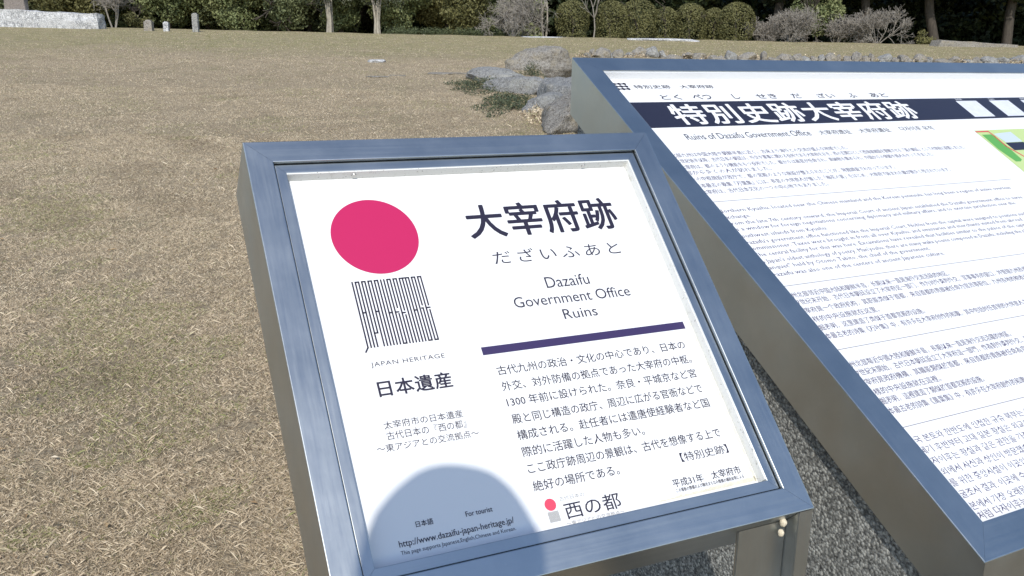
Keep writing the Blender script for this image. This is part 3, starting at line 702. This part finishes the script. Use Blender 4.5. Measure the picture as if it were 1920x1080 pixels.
# ------------------------------------------------------------------ vegetation helpers
def leaf_cloud(clumps, per_area, leaf, rng, fill=0.25, squash=1.0, tint_rng=0.5, max_per=900):
    """clumps: (x, y, z, rx, ry, rz, tint). Many small leaf quads through the shell of each clump."""
    Vs, Ts = [], []
    for (cx, cy, cz, rx, ry, rz, tn) in clumps:
        area = 4 * math.pi * ((rx * ry + ry * rz + rx * rz) / 3)
        n = int(min(max_per, max(12, area * per_area)))
        d = rng.normal(size=(n, 3)); d /= np.linalg.norm(d, axis=1, keepdims=True)
        rad = np.where(rng.random(n) < fill, rng.uniform(0.35, 0.9, n), rng.normal(0.98, 0.07, n))
        lump = 1 + 0.16 * np.sin(d[:, 0] * 5 + cx) * np.sin(d[:, 1] * 5 + cy * 2) + 0.12 * np.sin(d[:, 2] * 7 + cz)
        P = np.array([cx, cy, cz]) + d * (rad * lump)[:, None] * np.array([rx, ry, rz])
        nrm = d * 0.7 + rng.normal(size=(n, 3)) * 0.75; nrm /= np.linalg.norm(nrm, axis=1, keepdims=True)
        a = np.cross(nrm, rng.normal(size=(n, 3))); a /= np.linalg.norm(a, axis=1, keepdims=True)
        b = np.cross(nrm, a); s = (leaf * rng.uniform(0.6, 1.4, n))[:, None]
        Vs.append(np.stack([P - a * s * 0.9, P - b * s * 0.5, P + a * s * 0.9, P + b * s * 0.5], 1))
        Ts.append(np.repeat(np.clip(tn + rng.normal(0, tint_rng * 0.35, n), 0, 1), 4))
    V = np.concatenate(Vs).reshape(-1, 3); T = np.concatenate(Ts)
    return V, np.arange(len(V)).reshape(-1, 4), T

def tubes(segs, sides=4):
    """segs: list of (p0, p1, r0, r1) tapered limbs"""
    P0 = np.array([s[0] for s in segs], float); P1 = np.array([s[1] for s in segs], float)
    r0 = np.array([s[2] for s in segs]); r1 = np.array([s[3] for s in segs]); n = len(segs)
    d = P1 - P0; d /= np.linalg.norm(d, axis=1, keepdims=True) + 1e-9
    ref = np.where(np.abs(d[:, 2:3]) > 0.9, np.array([[1.0, 0, 0]]), np.array([[0, 0, 1.0]]))
    a = np.cross(d, ref); a /= np.linalg.norm(a, axis=1, keepdims=True); b = np.cross(d, a)
    th = np.linspace(0, 2 * np.pi, sides, endpoint=False)
    ring = a[:, None] * np.cos(th)[None, :, None] + b[:, None] * np.sin(th)[None, :, None]
    V = np.concatenate([P0[:, None] + ring * r0[:, None, None], P1[:, None] + ring * r1[:, None, None]], 1)
    F = []
    for k in range(sides): F.append([k, (k + 1) % sides, sides + (k + 1) % sides, sides + k])
    F = np.array(F)[None] + (2 * sides * np.arange(n))[:, None, None]
    return V.reshape(-1, 3), F.reshape(-1, 4)

def grow(rng, p, d, L, r, depth, segs, spread=0.6, kids=(2, 4), up=0.1, shrink=0.68, rmin=0.006, bend=0.25):
    nst = 3 if depth > 1 else 2
    for k in range(nst):
        d = d + rng.normal(size=3) * bend * 0.5 + np.array([0, 0, up]); d /= np.linalg.norm(d)
        q = p + d * L / nst; ra, rb = r * (1 - 0.3 * k / nst), r * (1 - 0.3 * (k + 1) / nst)
        segs.append((p, q, max(ra, rmin), max(rb, rmin))); p = q
        if depth > 0 and (k == nst - 1 or (k > 0 and rng.random() < 0.7)):
            for _ in range(rng.integers(kids[0], kids[1] + 1)):
                e = d + rng.normal(size=3) * spread; e /= np.linalg.norm(e)
                grow(rng, p, e, L * shrink * rng.uniform(0.75, 1.2), r * 0.58, depth - 1, segs, spread, kids, up, shrink, rmin, bend)

def at(px, Y, dz=0.0):
    """ground point seen at column px of the 1920 px wide picture, Y metres ahead"""
    x = (px - 960) / FPX * Y * 0.985
    return Vector((x, Y, float(terrain(x, Y)) + dz))

def leafy_tree(name, loc, crown_r, crown_z0, height, mat, label, cat='tree', group=None, seed=0, leaf=0.10, tone=0.5, bark=BARK_DARK, dens=85, trunk_r=0.16, nclump=34):
    rng = np.random.default_rng(seed); root = empty(name, loc); tag(root, label, cat, group)
    segs = []
    p = np.zeros(3) + np.array([0, 0, -0.1])
    grow(rng, p, np.array([rng.normal(0, 0.08), rng.normal(0, 0.08), 1.0]), height * 0.5, trunk_r, 3, segs, 0.55, (2, 3), 0.08, 0.62, 0.012)
    V, Fq = tubes(segs, 6); link('trunk', mesh_np('trunk', V, Fq, True), bark, root)
    cl = []
    zc = (crown_z0 + height) / 2; rz = (height - crown_z0) / 2
    for k in range(nclump):
        d = rng.normal(size=3); d /= np.linalg.norm(d); q = rng.uniform(0.45, 0.92)
        # more of the clumps low and in front, where the crown shows
        if k % 2: d[2] = -abs(d[2])
        r = crown_r * rng.uniform(0.24, 0.42)
        c = np.array([d[0] * crown_r * q, d[1] * crown_r * q, zc + d[2] * rz * q])
        c[2] = max(c[2], crown_z0 + r * 0.55)
        cl.append((*c, r * 1.1, r * 1.1, r * 0.85, tone + rng.normal(0, 0.16)))
    V, Fq, T = leaf_cloud(cl, dens, leaf, rng)
    link('crown', mesh_np('crown', V, Fq, False, T), mat, root)
    return root

# ------------------------------------------------------------------ trees and shrubs along the far edge
evergreens = [
    # px, Y, radius, crown foot, height, material, tone, label
    (-25, 58, 2.4, 0.1, 7.5, LEAF_DARK, 0.35, 'dark evergreen tree at the far left end of the tree line'),
    (60, 60, 2.4, 0.1, 8.0, LEAF_DARK, 0.30, 'dark brownish evergreen tree directly behind the stone stele'),
    (150, 57, 2.6, 0.2, 7.0, LEAF_OLIVE, 0.45, 'olive evergreen tree behind the pale granite podium'),
    (322, 58, 1.9, 0.1, 6.5, LEAF_MID, 0.45, 'mid green tree behind the shortest white stone post'),
    (395, 60, 2.0, 0.1, 7.5, LEAF_DARK, 0.55, 'dark evergreen tree behind the tallest slim stone post'),
    (455, 57, 2.0, 0.0, 7.0, LEAF_MID, 0.50, 'rounded mid green tree right of the tallest stone post'),
    (522, 59, 2.1, 0.0, 7.5, LEAF_MID, 0.38, 'mid green tree standing behind the small rounded dark tree'),
    (580, 57, 1.8, 0.1, 6.5, LEAF_DARK, 0.42, 'low dark evergreen tree just left of the first pale trunk'),
    (660, 60, 2.0, 0.1, 7.5, LEAF_GREY, 0.30, 'larger grey green tree standing back between the two pale gnarled trunks'),
    (757, 57, 2.1, 0.35, 7.0, LEAF_MID, 0.66, 'bright green tree right of the second pale trunk, its dark stem showing'),
    (828, 58, 2.0, 0.3, 7.0, LEAF_OLIVE, 0.75, 'yellowish olive tree above the low dark hedge'),
    (888, 59, 1.9, 0.2, 7.5, LEAF_MID, 0.45, 'mid green tree just left of the bare drooping tree'),
    (640, 55.6, 1.5, 0.0, 5.5, LEAF_MID, 0.42, 'small leafy mid green tree between the two pale gnarled trunks'),
    (735, 55.6, 1.4, 0.0, 5.0, LEAF_MID, 0.58, 'small bright green tree close to the right pale gnarled trunk'),
    (862, 55.4, 1.5, 0.0, 5.0, LEAF_OLIVE, 0.60, 'small olive tree behind the right half of the low dark hedge'),
    (545, 55.5, 1.5, 0.0, 5.0, LEAF_DARK, 0.62, 'small rounded dark tree in front, left of the left pale gnarled trunk'),
    (700, 64, 2.2, 0.1, 8.5, LEAF_DARK, 0.35, 'tall dark tree standing back behind the second pale trunk'),
    (960, 64, 2.6, 0.1, 9.0, LEAF_DARK, 0.35, 'tall dark tree standing back behind the bare drooping tree'),
    (1100, 63, 2.4, 0.2, 9.0, LEAF_BLACK, 0.5, 'tall dark tree behind the leftmost clipped shrubs'),
    (1250, 64, 2.6, 0.2, 9.0, LEAF_BLACK, 0.5, 'tall dark tree behind the middle clipped shrubs'),
]
for i, (px, Y, r, z0, h, m, tone, lab) in enumerate(evergreens):
    leafy_tree('evergreen_tree', at(px, Y), r, z0, h, m, lab, 'tree', 'evergreen trees along the far edge', 100 + i, 0.085, tone + 0.12, nclump=52, dens=105)

leafy_tree('round_bush', at(268, 54), 0.75, 0.0, 1.35, LEAF_OLIVE, 'low round olive bush behind the widest stone post', 'bush', None, 300, 0.06, 0.5, nclump=16, trunk_r=0.05, dens=140)
leafy_tree('green_bush', at(1512, 53.5), 1.35, 0.5, 3.4, LEAF_MID, 'bright green bush behind the left bare twiggy shrub', 'bush', None, 301, 0.075, 0.8, nclump=26, trunk_r=0.08, dens=110)
leafy_tree('brown_bush', at(1708, 51.5), 0.55, 0.0, 0.75, LEAF_OLIVE, 'low brownish bush right of the right bare twiggy shrub', 'bush', None, 302, 0.05, 0.85, nclump=10, trunk_r=0.03, dens=160)

# the wood in shade on the right: tall stems, crowns high up that shut the light out
for i, (px, Y, r, z0, h, lab) in enumerate([
    (1425, 56.5, 3.3, 2.6, 11, 'tall shady tree behind the rightmost clipped shrub'),
    (1590, 56, 3.6, 2.6, 12, 'tall shady tree behind the gap between the two bare twiggy shrubs'),
    (1730, 55, 3.6, 2.7, 12, 'tall shady tree right of the bare twiggy shrubs, behind the low brown bush'),
    (1860, 55, 3.6, 2.7, 12, 'tall shady tree behind the sloping pale slab on the right'),
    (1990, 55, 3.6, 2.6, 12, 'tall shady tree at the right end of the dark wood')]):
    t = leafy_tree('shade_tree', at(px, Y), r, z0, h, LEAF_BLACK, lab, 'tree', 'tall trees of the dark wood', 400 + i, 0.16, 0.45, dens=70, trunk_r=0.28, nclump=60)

# far wood that closes the view, one mass
def wood():
    rng = np.random.default_rng(5); cl = []
    for k in range(900):
        x = rng.uniform(-58, 58); y = rng.uniform(68, 76); z = 1.7 + (rng.uniform(0, 1) ** 0.8 * 13 if k % 3 else rng.uniform(0, 2.0))
        r = rng.uniform(1.0, 2.0); cl.append((x, y, z, r, r, r * 0.8, 0.45 + rng.normal(0, 0.2)))
    V, Fq, T = leaf_cloud(cl, 12, 0.40, rng, 0.2)
    return mesh_np('far_wood', V, Fq, False, T)
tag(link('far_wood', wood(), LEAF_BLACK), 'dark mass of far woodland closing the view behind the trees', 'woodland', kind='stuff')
# undergrowth in the shade of the wood on the right
def undergrowth(x0, x1, n, seed, tone):
    rng = np.random.default_rng(seed); cl = []
    for k in range(n):
        x = rng.uniform(x0, x1); y = rng.uniform(60.5, 65); r = rng.uniform(0.7, 1.4)
        cl.append((x, y, 2.0 + rng.uniform(0, 3.2), r, r, r * 0.8, tone + rng.normal(0, 0.2)))
    V, Fq, T = leaf_cloud(cl, 26, 0.2, rng, 0.2)
    return mesh_np('undergrowth', V, Fq, False, T)
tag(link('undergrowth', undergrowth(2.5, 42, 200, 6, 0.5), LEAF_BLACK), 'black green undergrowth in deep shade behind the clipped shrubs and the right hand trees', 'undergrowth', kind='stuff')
tag(link('thicket', undergrowth(-42, 1.5, 230, 8, 0.5), LEAF_MID), 'green thicket filling the gaps behind the trees left of the clipped shrubs', 'undergrowth', kind='stuff')

# clipped round-topped shrubs
for i, (px, wpx, ytop, Y, lab) in enumerate([
    (1062, 56, 6, 51.5, 'leftmost clipped round-topped shrub, set apart left of a thin grey stem'),
    (1133, 58, 5, 51.5, 'clipped round-topped shrub just right of the thin grey stem'),
    (1182, 72, 2, 52.2, 'broad clipped shrub, third of the row from the left'),
    (1232, 40, 15, 51.6, 'small low clipped shrub left of the middle of the row'),
    (1277, 54, 7, 51.8, 'mid sized clipped shrub between two smaller ones'),
    (1320, 38, 14, 52.2, 'small clipped shrub tucked behind the big rightmost one'),
    (1362, 62, 4, 51.3, 'big rightmost clipped shrub with a smooth dome top')]):
    rng = np.random.default_rng(500 + i); g = at(px, Y); r = wpx / 2 / FPX * Y * 1.04; h = (73 - ytop) / FPX * Y * 0.97
    root = empty('clipped_shrub', g); tag(root, lab, 'shrub', 'clipped round-topped shrubs in a row')
    segs = []
    grow(rng, np.array([0, 0, -0.05]), np.array([0, 0, 1.0]), h * 0.5, 0.06, 2, segs, 0.6, (2, 3), 0.05)
    V, Fq = tubes(segs, 5); link('stem', mesh_np('stem', V, Fq, True), BARK_DARK, root)
    # dome on a straight-sided body, skin of small leaves with a few worn hollows
    n = int(2600 * r * h); u = rng.uniform(0, 2 * np.pi, n); tt = rng.random(n)
    hb = max(h - r * 0.95, 0.3)
    top = rng.random(n) < 0.52
    ph = np.arcsin(rng.random(n))
    R_ = np.where(top, r * np.cos(ph), r * (0.86 + 0.14 * sstep(0, 0.5, tt))); Z_ = np.where(top, hb + (h - hb) * np.sin(ph), 0.05 + (hb - 0.05) * tt)
    k = 1 + 0.045 * np.sin(u * 4 + i) * np.sin(Z_ * 5 + i) + 0.03 * np.sin(u * 9 + Z_ * 6)
    R_ = R_ * k * rng.normal(1.0, 0.025, n) * np.where(rng.random(n) < 0.25, rng.uniform(0.6, 0.95, n), 1)
    P = np.stack([R_ * np.cos(u), R_ * np.sin(u), Z_], -1)
    hol = (np.sin(u * 3 + 2 * i) * np.sin(Z_ * 3.1 + i) > 0.62) & ~top & (rng.random(n) < 0.8)
    P = P[~hol]; n = len(P)
    nr = np.stack([P[:, 0], P[:, 1], np.clip(P[:, 2] - hb, 0, 9)], -1); nr /= np.linalg.norm(nr, axis=1, keepdims=True) + 1e-9
    nr = nr * 0.9 + rng.normal(size=(n, 3)) * 0.55; nr /= np.linalg.norm(nr, axis=1, keepdims=True)
    a = np.cross(nr, rng.normal(size=(n, 3))); a /= np.linalg.norm(a, axis=1, keepdims=True); b = np.cross(nr, a)
    s = (0.042 * rng.uniform(0.6, 1.4, n))[:, None]
    V = np.stack([P - a * s, P - b * s * .6, P + a * s, P + b * s * .6], 1).reshape(-1, 3)
    T = np.repeat(np.clip(0.55 + 0.18 * np.sin(P[:, 0] * 4 + i * 2) * np.sin(P[:, 2] * 3 + i) + rng.normal(0, 0.18, n), 0, 1), 4)
    link('foliage', mesh_np('foliage', V, np.arange(n * 4).reshape(-1, 4), False, T), LEAF_OLIVE, root)

# bare trees and twiggy shrubs
def bare(name, loc, label, cat, seed, starts, L, r, depth, spread, kids, up, shrink=0.68, rmin=0.010, mat=BARK_GREY, group=None, lean=0.4, bend=0.25):
    rng = np.random.default_rng(seed); segs = []
    for k in range(starts):
        a = rng.uniform(0, 6.28); e = np.array([math.cos(a) * lean * rng.uniform(0.3, 1), math.sin(a) * lean * rng.uniform(0.3, 1), 1.0]); e /= np.linalg.norm(e)
        grow(rng, np.array([math.cos(a) * 0.08 * (starts > 1), math.sin(a) * 0.08 * (starts > 1), -0.05]), e, L * rng.uniform(0.8, 1.15), r * rng.uniform(0.7, 1.1), depth, segs, spread, kids, up, shrink, rmin, bend)
    root = empty(name, loc); tag(root, label, cat, group)
    big = [s for s in segs if s[2] > r * 0.45]; small = [s for s in segs if s[2] <= r * 0.45]
    V, Fq = tubes(big, 6); link('trunk', mesh_np('trunk', V, Fq, True), mat, root)
    if small:
        V, Fq = tubes(small, 3); link('crown', mesh_np('crown', V, Fq, False), mat, root)
    return root
bare('bare_tree', at(222, 53), 'hazy bare grey tree at the right end of the granite podium', 'tree', 1, 3, 1.5, 0.06, 4, 0.65, (3, 4), 0.10, 0.62, 0.007)
bare('bare_tree', at(952, 51), 'bare grey tree with drooping dense twigs left of the clipped shrubs', 'tree', 2, 5, 1.15, 0.045, 4, 0.85, (3, 4), -0.04, 0.66, 0.0075, lean=0.9)
bare('bare_tree', at(1012, 52.5), 'slender bare tree with two pale stems left of the clipped shrubs', 'tree', 3, 2, 2.4, 0.075, 3, 0.5, (2, 3), 0.12, 0.6, 0.010, mat=BARK_PALE, lean=0.3)
bare('bare_tree', at(1102, 50.8), 'thin grey bare stem standing between two clipped shrubs', 'tree', 4, 1, 1.9, 0.045, 3, 0.5, (2, 3), 0.12, 0.6, 0.010, lean=0.15)
for k, (px, Y, L, sd_, lab) in enumerate([(1462, 50.6, 0.80, 21, 'left bare twiggy shrub, grey and spreading, in front of the dark wood'), (1622, 50.8, 0.86, 22, 'right bare twiggy shrub, grey brown with a rounded crown, in front of the dark wood'), (1405, 51.6, 0.62, 23, 'small bare grey shrub tucked against the rightmost clipped shrub'), (1545, 51.8, 0.62, 24, 'low bare grey shrub between the two large twiggy ones')]):
    bare('twiggy_shrub', at(px, Y), lab, 'shrub', sd_, 9, L, 0.034, 4, 0.62, (3, 3), 0.03, 0.66, 0.0075, group='bare twiggy shrubs', lean=1.25)
for k, (px, lab) in enumerate([(621, 'left pale gnarled tree trunk, thick and ridged at its foot'), (705, 'right pale gnarled tree trunk, slimmer and forked')]):
    rng = np.random.default_rng(40 + k); segs = []; root = empty('gnarled_tree', at(px, 52.5)); tag(root, lab, 'tree', 'pale gnarled trees')
    for j in range(9 if k == 0 else 5):
        a = rng.uniform(0, 6.28); rr = 0.22 if k == 0 else 0.12
        p0 = np.array([math.cos(a) * rr, math.sin(a) * rr, -0.1]); p1 = np.array([math.cos(a) * rr * 0.7, math.sin(a) * rr * 0.7, 0.7]); p2 = p1 + np.array([math.cos(a) * 0.12, math.sin(a) * 0.1, 0.7 + 0.3 * rng.random()])
        segs += [(p0, p1, 0.10, 0.085), (p1, p2, 0.085, 0.055)]
        grow(rng, p2, np.array([math.cos(a) * 0.35, math.sin(a) * 0.35, 1.0]), 1.0, 0.045, 2, segs, 0.6, (2, 3), 0.1, 0.7, 0.012)
    V, Fq = tubes(segs, 6); link('trunk', mesh_np('trunk', V, Fq, True), BARK_PALE, root)
    cl = [(rng.normal(0, 0.6), rng.normal(0, 0.5), rng.uniform(1.7, 4.2), 0.45, 0.45, 0.4, 0.4 + rng.normal(0, 0.15)) for _ in range(20)]
    V, Fq, T = leaf_cloud(cl, 70, 0.07, rng); link('crown', mesh_np('crown', V, Fq, False, T), LEAF_GREY, root)

# low dark hedge
rng = np.random.default_rng(77); root = at(828, 51.2); cl = []
for k in range(46): cl.append((rng.uniform(-3.1, 3.1), rng.normal(0, 0.12), rng.uniform(0.05, 0.22), 0.26, 0.26, 0.2, 0.35 + rng.normal(0, 0.12)))
V, Fq, T = leaf_cloud(cl, 260, 0.035, rng)
tag(link('low_hedge', mesh_np('low_hedge', V, Fq, False, T), LEAF_DARK, None, root), 'long low dark hedge at the foot of the olive and bright green trees', 'hedge')

# ------------------------------------------------------------------ stones
def rock_mesh(name, dims, seed, rough=0.25, flat=0.0, sub=5):
    bm = bmesh.new(); bmesh.ops.create_icosphere(bm, subdivisions=sub, radius=1)
    o = Vector((seed * 7.13, seed * 3.7, seed * 1.9)); rr = random.Random(seed)
    planes = [(Vector((rr.gauss(0, 1), rr.gauss(0, 1), rr.gauss(0, 0.8))).normalized(), rr.uniform(0.62, 0.9)) for _ in range(13)]
    for v in bm.verts:
        p = v.co.copy()
        for n_, d in planes:                              # flats, as on a split boulder
            t = p.dot(n_)
            if t > d: p -= n_ * (t - d) * 0.85
        p *= 1 + rough * (mnoise.noise(p * 1.2 + o) * 0.9 + mnoise.noise(p * 3.2 + o) * 0.28 + mnoise.noise(p * 8 + o) * 0.16 + mnoise.noise(p * 17 + o) * 0.12)
        if flat and p.z > flat: p.z = flat + (p.z - flat) * 0.25
        v.co = Vector((p.x * dims[0], p.y * dims[1], p.z * dims[2]))
    return bm_mesh(name, bm, True)

def boulder(px, Y, dims, rz, mat, label, seed, sink=0.25, group='boulders along the bank', flat=0.0, dz=0.0, name='boulder', cat='rock'):
    g = at(px, Y); g.z += dims[2] * (1 - 2 * sink) * 0.5 + dz
    o = link(name, rock_mesh(name, dims, seed, 0.28, flat), mat, None, g); o.rotation_euler = (0, 0, rz)
    return tag(o, label, cat, group)
boulder(1008, 22.5, (0.88, 0.75, 0.48), 0.4, ROCK_WARM, 'largest boulder with a rounded top at the far end of the bank', 1, 0.25)
boulder(922, 19.0, (0.80, 0.40, 0.20), -0.55, ROCK_GREY, 'flat grey boulder left of the largest boulder', 2, 0.3)
boulder(966, 16.2, (0.88, 0.34, 0.22), -0.75, ROCK_GREY, 'long smooth grey boulder lying aslant in front of the largest boulder', 3, 0.25)
boulder(1052, 18.0, (0.40, 0.5, 0.36), 0.2, ROCK_WARM, 'warm grey boulder right of the long smooth one, close to the board', 4, 0.3, dz=0.05)
boulder(1052, 14.2, (0.40, 0.95, 0.46), 0.1, ROCK_GREY, 'upright grey rock face beside the corner of the information board', 5, 0.25)
boulder(1058, 11.4, (0.36, 1.0, 0.36), -0.05, ROCK_WARM, 'nearest rough grey rock of the bank, just above the square sign', 6, 0.25)
boulder(1020, 13.2, (0.30, 0.7, 0.22), -0.4, ROCK_GREY, 'low dark rock half sunk in the grass beside the weeds', 7, 0.35)

# row of rough stones that edges the far terrace, right of the big boulders
rr = random.Random(3)
ROWL = ['pale', 'grey', 'brownish', 'dark', 'lichen spotted', 'broken', 'flat', 'round']
px = 1085; k = 0
while px < 2060:
    wpx = rr.choice((12, 16, 22, 28, 36)); Y = 29.0 + rr.uniform(-0.25, 0.25)
    d = (wpx / 2 / FPX * Y, 0.25, rr.uniform(0.12, 0.25))
    boulder(px + wpx / 2, Y, d, rr.uniform(-0.15, 0.15), rr.choice((ROCK_GREY, ROCK_WARM, ROCK_WARM, ROCK_WARM)), 'rough stone in the low row edging the far terrace above the information board', 60 + k, 0.2, 'rough stones edging the far terrace', dz=rr.uniform(-0.06, 0.04), name='edging_stone', cat='stone')
    px += wpx * rr.uniform(0.55, 0.95); k += 1

# flat pale foundation stones
for i, (px, Y, w, d, h, lab) in enumerate([
    (1008, 49.3, 1.40, 0.5, 0.09, 'thin pale foundation slab in front of the bare drooping tree'),
    (1232, 47.0, 1.95, 0.7, 0.22, 'long whitish foundation slab in front of the clipped shrubs'),
    (704, 24.5, 0.26, 0.30, 0.13, 'small bright white stone lying alone in the lawn'),
    (742, 19.5, 0.20, 0.16, 0.03, 'small flat pale stone in the lawn left of the weeds'),
    (842, 20.5, 0.52, 0.25, 0.05, 'flat tan stone sunk in the grass left of the grey boulders'),
    (705, 19.0, 0.26, 0.22, 0.035, 'pale worn stone scab in the lawn below the bright white stone')]):
    g = at(px, Y)
    o = link('flat_stone', rock_mesh('flat_stone', (w, d, h), 200 + i, 0.15, 0.4), GRANITE if i in (0, 1, 2) else ROCK_WARM, None, g)
    tag(o, lab, 'stone', 'flat stones in the lawn')
# sloping slab at the right
bm = bmesh.new(); g = at(1800, 47)
vs = add_box(bm, (-2.0, -0.5, -0.2), (1.95, 0.6, 0.30))
bmesh.ops.subdivide_edges(bm, edges=bm.edges[:], cuts=6, use_grid_fill=True)
for v in bm.verts:
    if v.co.z > 0: v.co.z *= 1.0 - 0.28 * (v.co.x + 2) / 2
    if v.co.x < -1.9: v.co.x += 0.45 * max(0, v.co.z + 0.1)
    v.co += Vector((1, 1, 1)) * 0.05 * mnoise.noise(v.co * 2.2)
tag(link('sloping_slab', bm_mesh('sloping_slab', bm), ROCK_WARM, None, g), 'wedge shaped pale stone slab in front of the dark wood', 'stone')

# granite podium with the stele on it, far left
def chip(bm, amp, sc):
    for v in bm.verts: v.co += Vector((mnoise.noise(v.co * sc), mnoise.noise(v.co * sc + Vector((9, 0, 0))), mnoise.noise(v.co * sc + Vector((0, 9, 0))))) * amp
bm = bmesh.new(); add_box(bm, (-3.6, -0.45, -0.3), (2.85, 0.45, 0.75)); 
bmesh.ops.subdivide_edges(bm, edges=bm.edges[:], cuts=9, use_grid_fill=True); chip(bm, 0.09, 1.9)
for v in bm.verts:
    if v.co.z > 0.5: v.co.z += 0.03 * -v.co.x
g = at(95, 47.5)
tag(link('granite_podium', bm_mesh('granite_podium', bm), GRANITE, None, g), 'long whitish granite podium at the far left edge of the lawn', 'podium')
bm = bmesh.new(); add_box(bm, (-0.50, -0.2, 0), (0.50, 0.2, 3.2)); bmesh.ops.subdivide_edges(bm, edges=bm.edges[:], cuts=6, use_grid_fill=True); chip(bm, 0.05, 1.3)
s0 = at(47, 47.5); s0.z = g.z + 0.78
tag(link('stone_stele', bm_mesh('stone_stele', bm), STELE_MAT, None, s0), 'tall brownish stone stele standing on the granite podium', 'monument')
for (px, wpx, hpx, dep, mat, lab) in [(286, 14, 19, 0.3, ROCK_WARM, 'widest grey stone post with a rounded top, left of three'), (318, 9, 16, 0.2, GRANITE, 'shortest white stone post, in the middle of three'), (372, 10, 33, 0.22, ROCK_GREY, 'tallest slim grey stone post, right of three')]:
    Y = 46; g = at(px, Y); w = wpx / FPX * Y / 2; h = hpx / FPX * Y
    bm = bmesh.new(); add_box(bm, (-w, -dep / 2, -0.1), (w, dep / 2, h)); bmesh.ops.bevel(bm, geom=[e for e in bm.edges if e.verts[0].co.z > 0.1 and e.verts[1].co.z > 0.1], offset=w * 0.35, segments=3, affect='EDGES')
    tag(link('stone_post', bm_mesh('stone_post', bm), mat, None, g), lab, 'stone post', 'stone posts at the far edge')

# ------------------------------------------------------------------ weeds and tufts by the rocks
def weed(loc, n, rx, ry, h, label, seed, mat=LEAF_WEED, name='weed_patch', group='weeds by the rocks', tone=(0.05, 0.75), wd=0.007):
    rng = np.random.default_rng(seed)
    a = rng.uniform(0, 6.28, n); q = rng.random(n) ** 0.7 * (1 + 0.35 * np.sin(a * 3 + seed) + 0.2 * np.sin(a * 7 + seed)); x = np.cos(a) * q * rx; y = np.sin(a) * q * ry
    z0 = terrain(loc.x + x, loc.y + y) - loc.z
    hh = h * np.clip(1.1 - 0.7 * q ** 2, 0.15, 2) * rng.uniform(0.3, 1.1, n)
    P = np.stack([x, y, z0 + hh * rng.random(n)], -1)
    d = rng.normal(size=(n, 3)); d[:, 2] = np.abs(d[:, 2]) * 0.8; d /= np.linalg.norm(d, axis=1, keepdims=True)
    b = np.cross(d, rng.normal(size=(n, 3))); b /= np.linalg.norm(b, axis=1, keepdims=True); L = rng.uniform(0.02, 0.06, n)[:, None]; w_ = rng.uniform(0.6, 1.4, n)[:, None] * wd
    V = np.stack([P, P + d * L * .5 - b * w_, P + d * L, P + d * L * .5 + b * w_], 1).reshape(-1, 3)
    T = np.repeat(np.clip(rng.uniform(*tone, n) + (rng.random(n) < 0.2) * 0.4, 0, 1), 4)
    return tag(link(name, mesh_np(name, V, np.arange(n * 4).reshape(-1, 4), False, T), mat, None, loc), label, 'weeds', group)
weed(at(912, 17.0), 5200, 0.75, 1.1, 0.17, 'dark green weed patch in front of the flat grey boulder', 1)
weed(at(950, 13.9), 4200, 0.48, 1.5, 0.13, 'green weed patch trailing below the long smooth boulder', 2)
weed(at(990, 20.5), 900, 0.25, 0.35, 0.3, 'tuft of weeds between the largest and the long smooth boulder', 4)
weed(at(1078, 19.0), 900, 0.25, 0.5, 0.5, 'dark green tuft behind the corner of the information board', 5)
weed(at(1012, 17.0), 1300, 0.35, 0.5, 0.14, 'orange brown dry grass tuft among the boulders', 6, LEAF_STRAW, 'dry_tuft', 'dry tufts by the rocks', (0.1, 0.5))
weed(at(1002, 12.2), 1100, 0.22, 0.6, 0.12, 'straw coloured tuft beside the nearest rock of the bank', 7, LEAF_STRAW, 'dry_tuft', 'dry tufts by the rocks', (0.2, 0.7))

for k in range(30):
    px = 1095 + k * 30 + rnd.uniform(-20, 20)
    weed(at(px, 29.1 + rnd.uniform(-0.2, 0.3)), 260, 0.42, 0.2, rnd.uniform(0.12, 0.24), 'straw tuft growing between the rough stones of the far terrace edge', 20 + k, LEAF_STRAW, 'dry_tuft', 'straw tufts along the terrace edge', (0.05, 0.6), 0.02)

# a few fallen leaves and pale scraps on the lawn
n = 90; ly = 1.6 + 9 * RNG.random(n) ** 1.6; lx = -(0.58 * ly + 0.3) * RNG.random(n) ** 0.8 + 0.0
lz = terrain(lx, ly) + 0.012; th = RNG.uniform(0, 6.28, n); sz = RNG.uniform(0.006, 0.016, n) * np.where(ly > 5, 1.5, 1)
q = [(-1, 0, 0), (0, -.45, .35), (1, 0, .1), (0, .45, .25)]
V = np.stack([np.stack([lx + sz * (a * np.cos(th) - b * np.sin(th)), ly + sz * (a * np.sin(th) + b * np.cos(th)), lz + sz * c], -1) for a, b, c in q], 1).reshape(-1, 3)
LITTER = m_leaf('fallen_leaf', [(0, (0.16, 0.09, 0.045)), (0.5, (0.42, 0.30, 0.16)), (1, (0.75, 0.70, 0.58))], 0.8)
tag(link('leaf_litter', mesh_np('leaf_litter', V, np.arange(n * 4).reshape(-1, 4), False, np.repeat(RNG.random(n), 4)), LITTER), 'scattered fallen leaves and pale scraps on the dry lawn', 'leaf litter', kind='stuff')
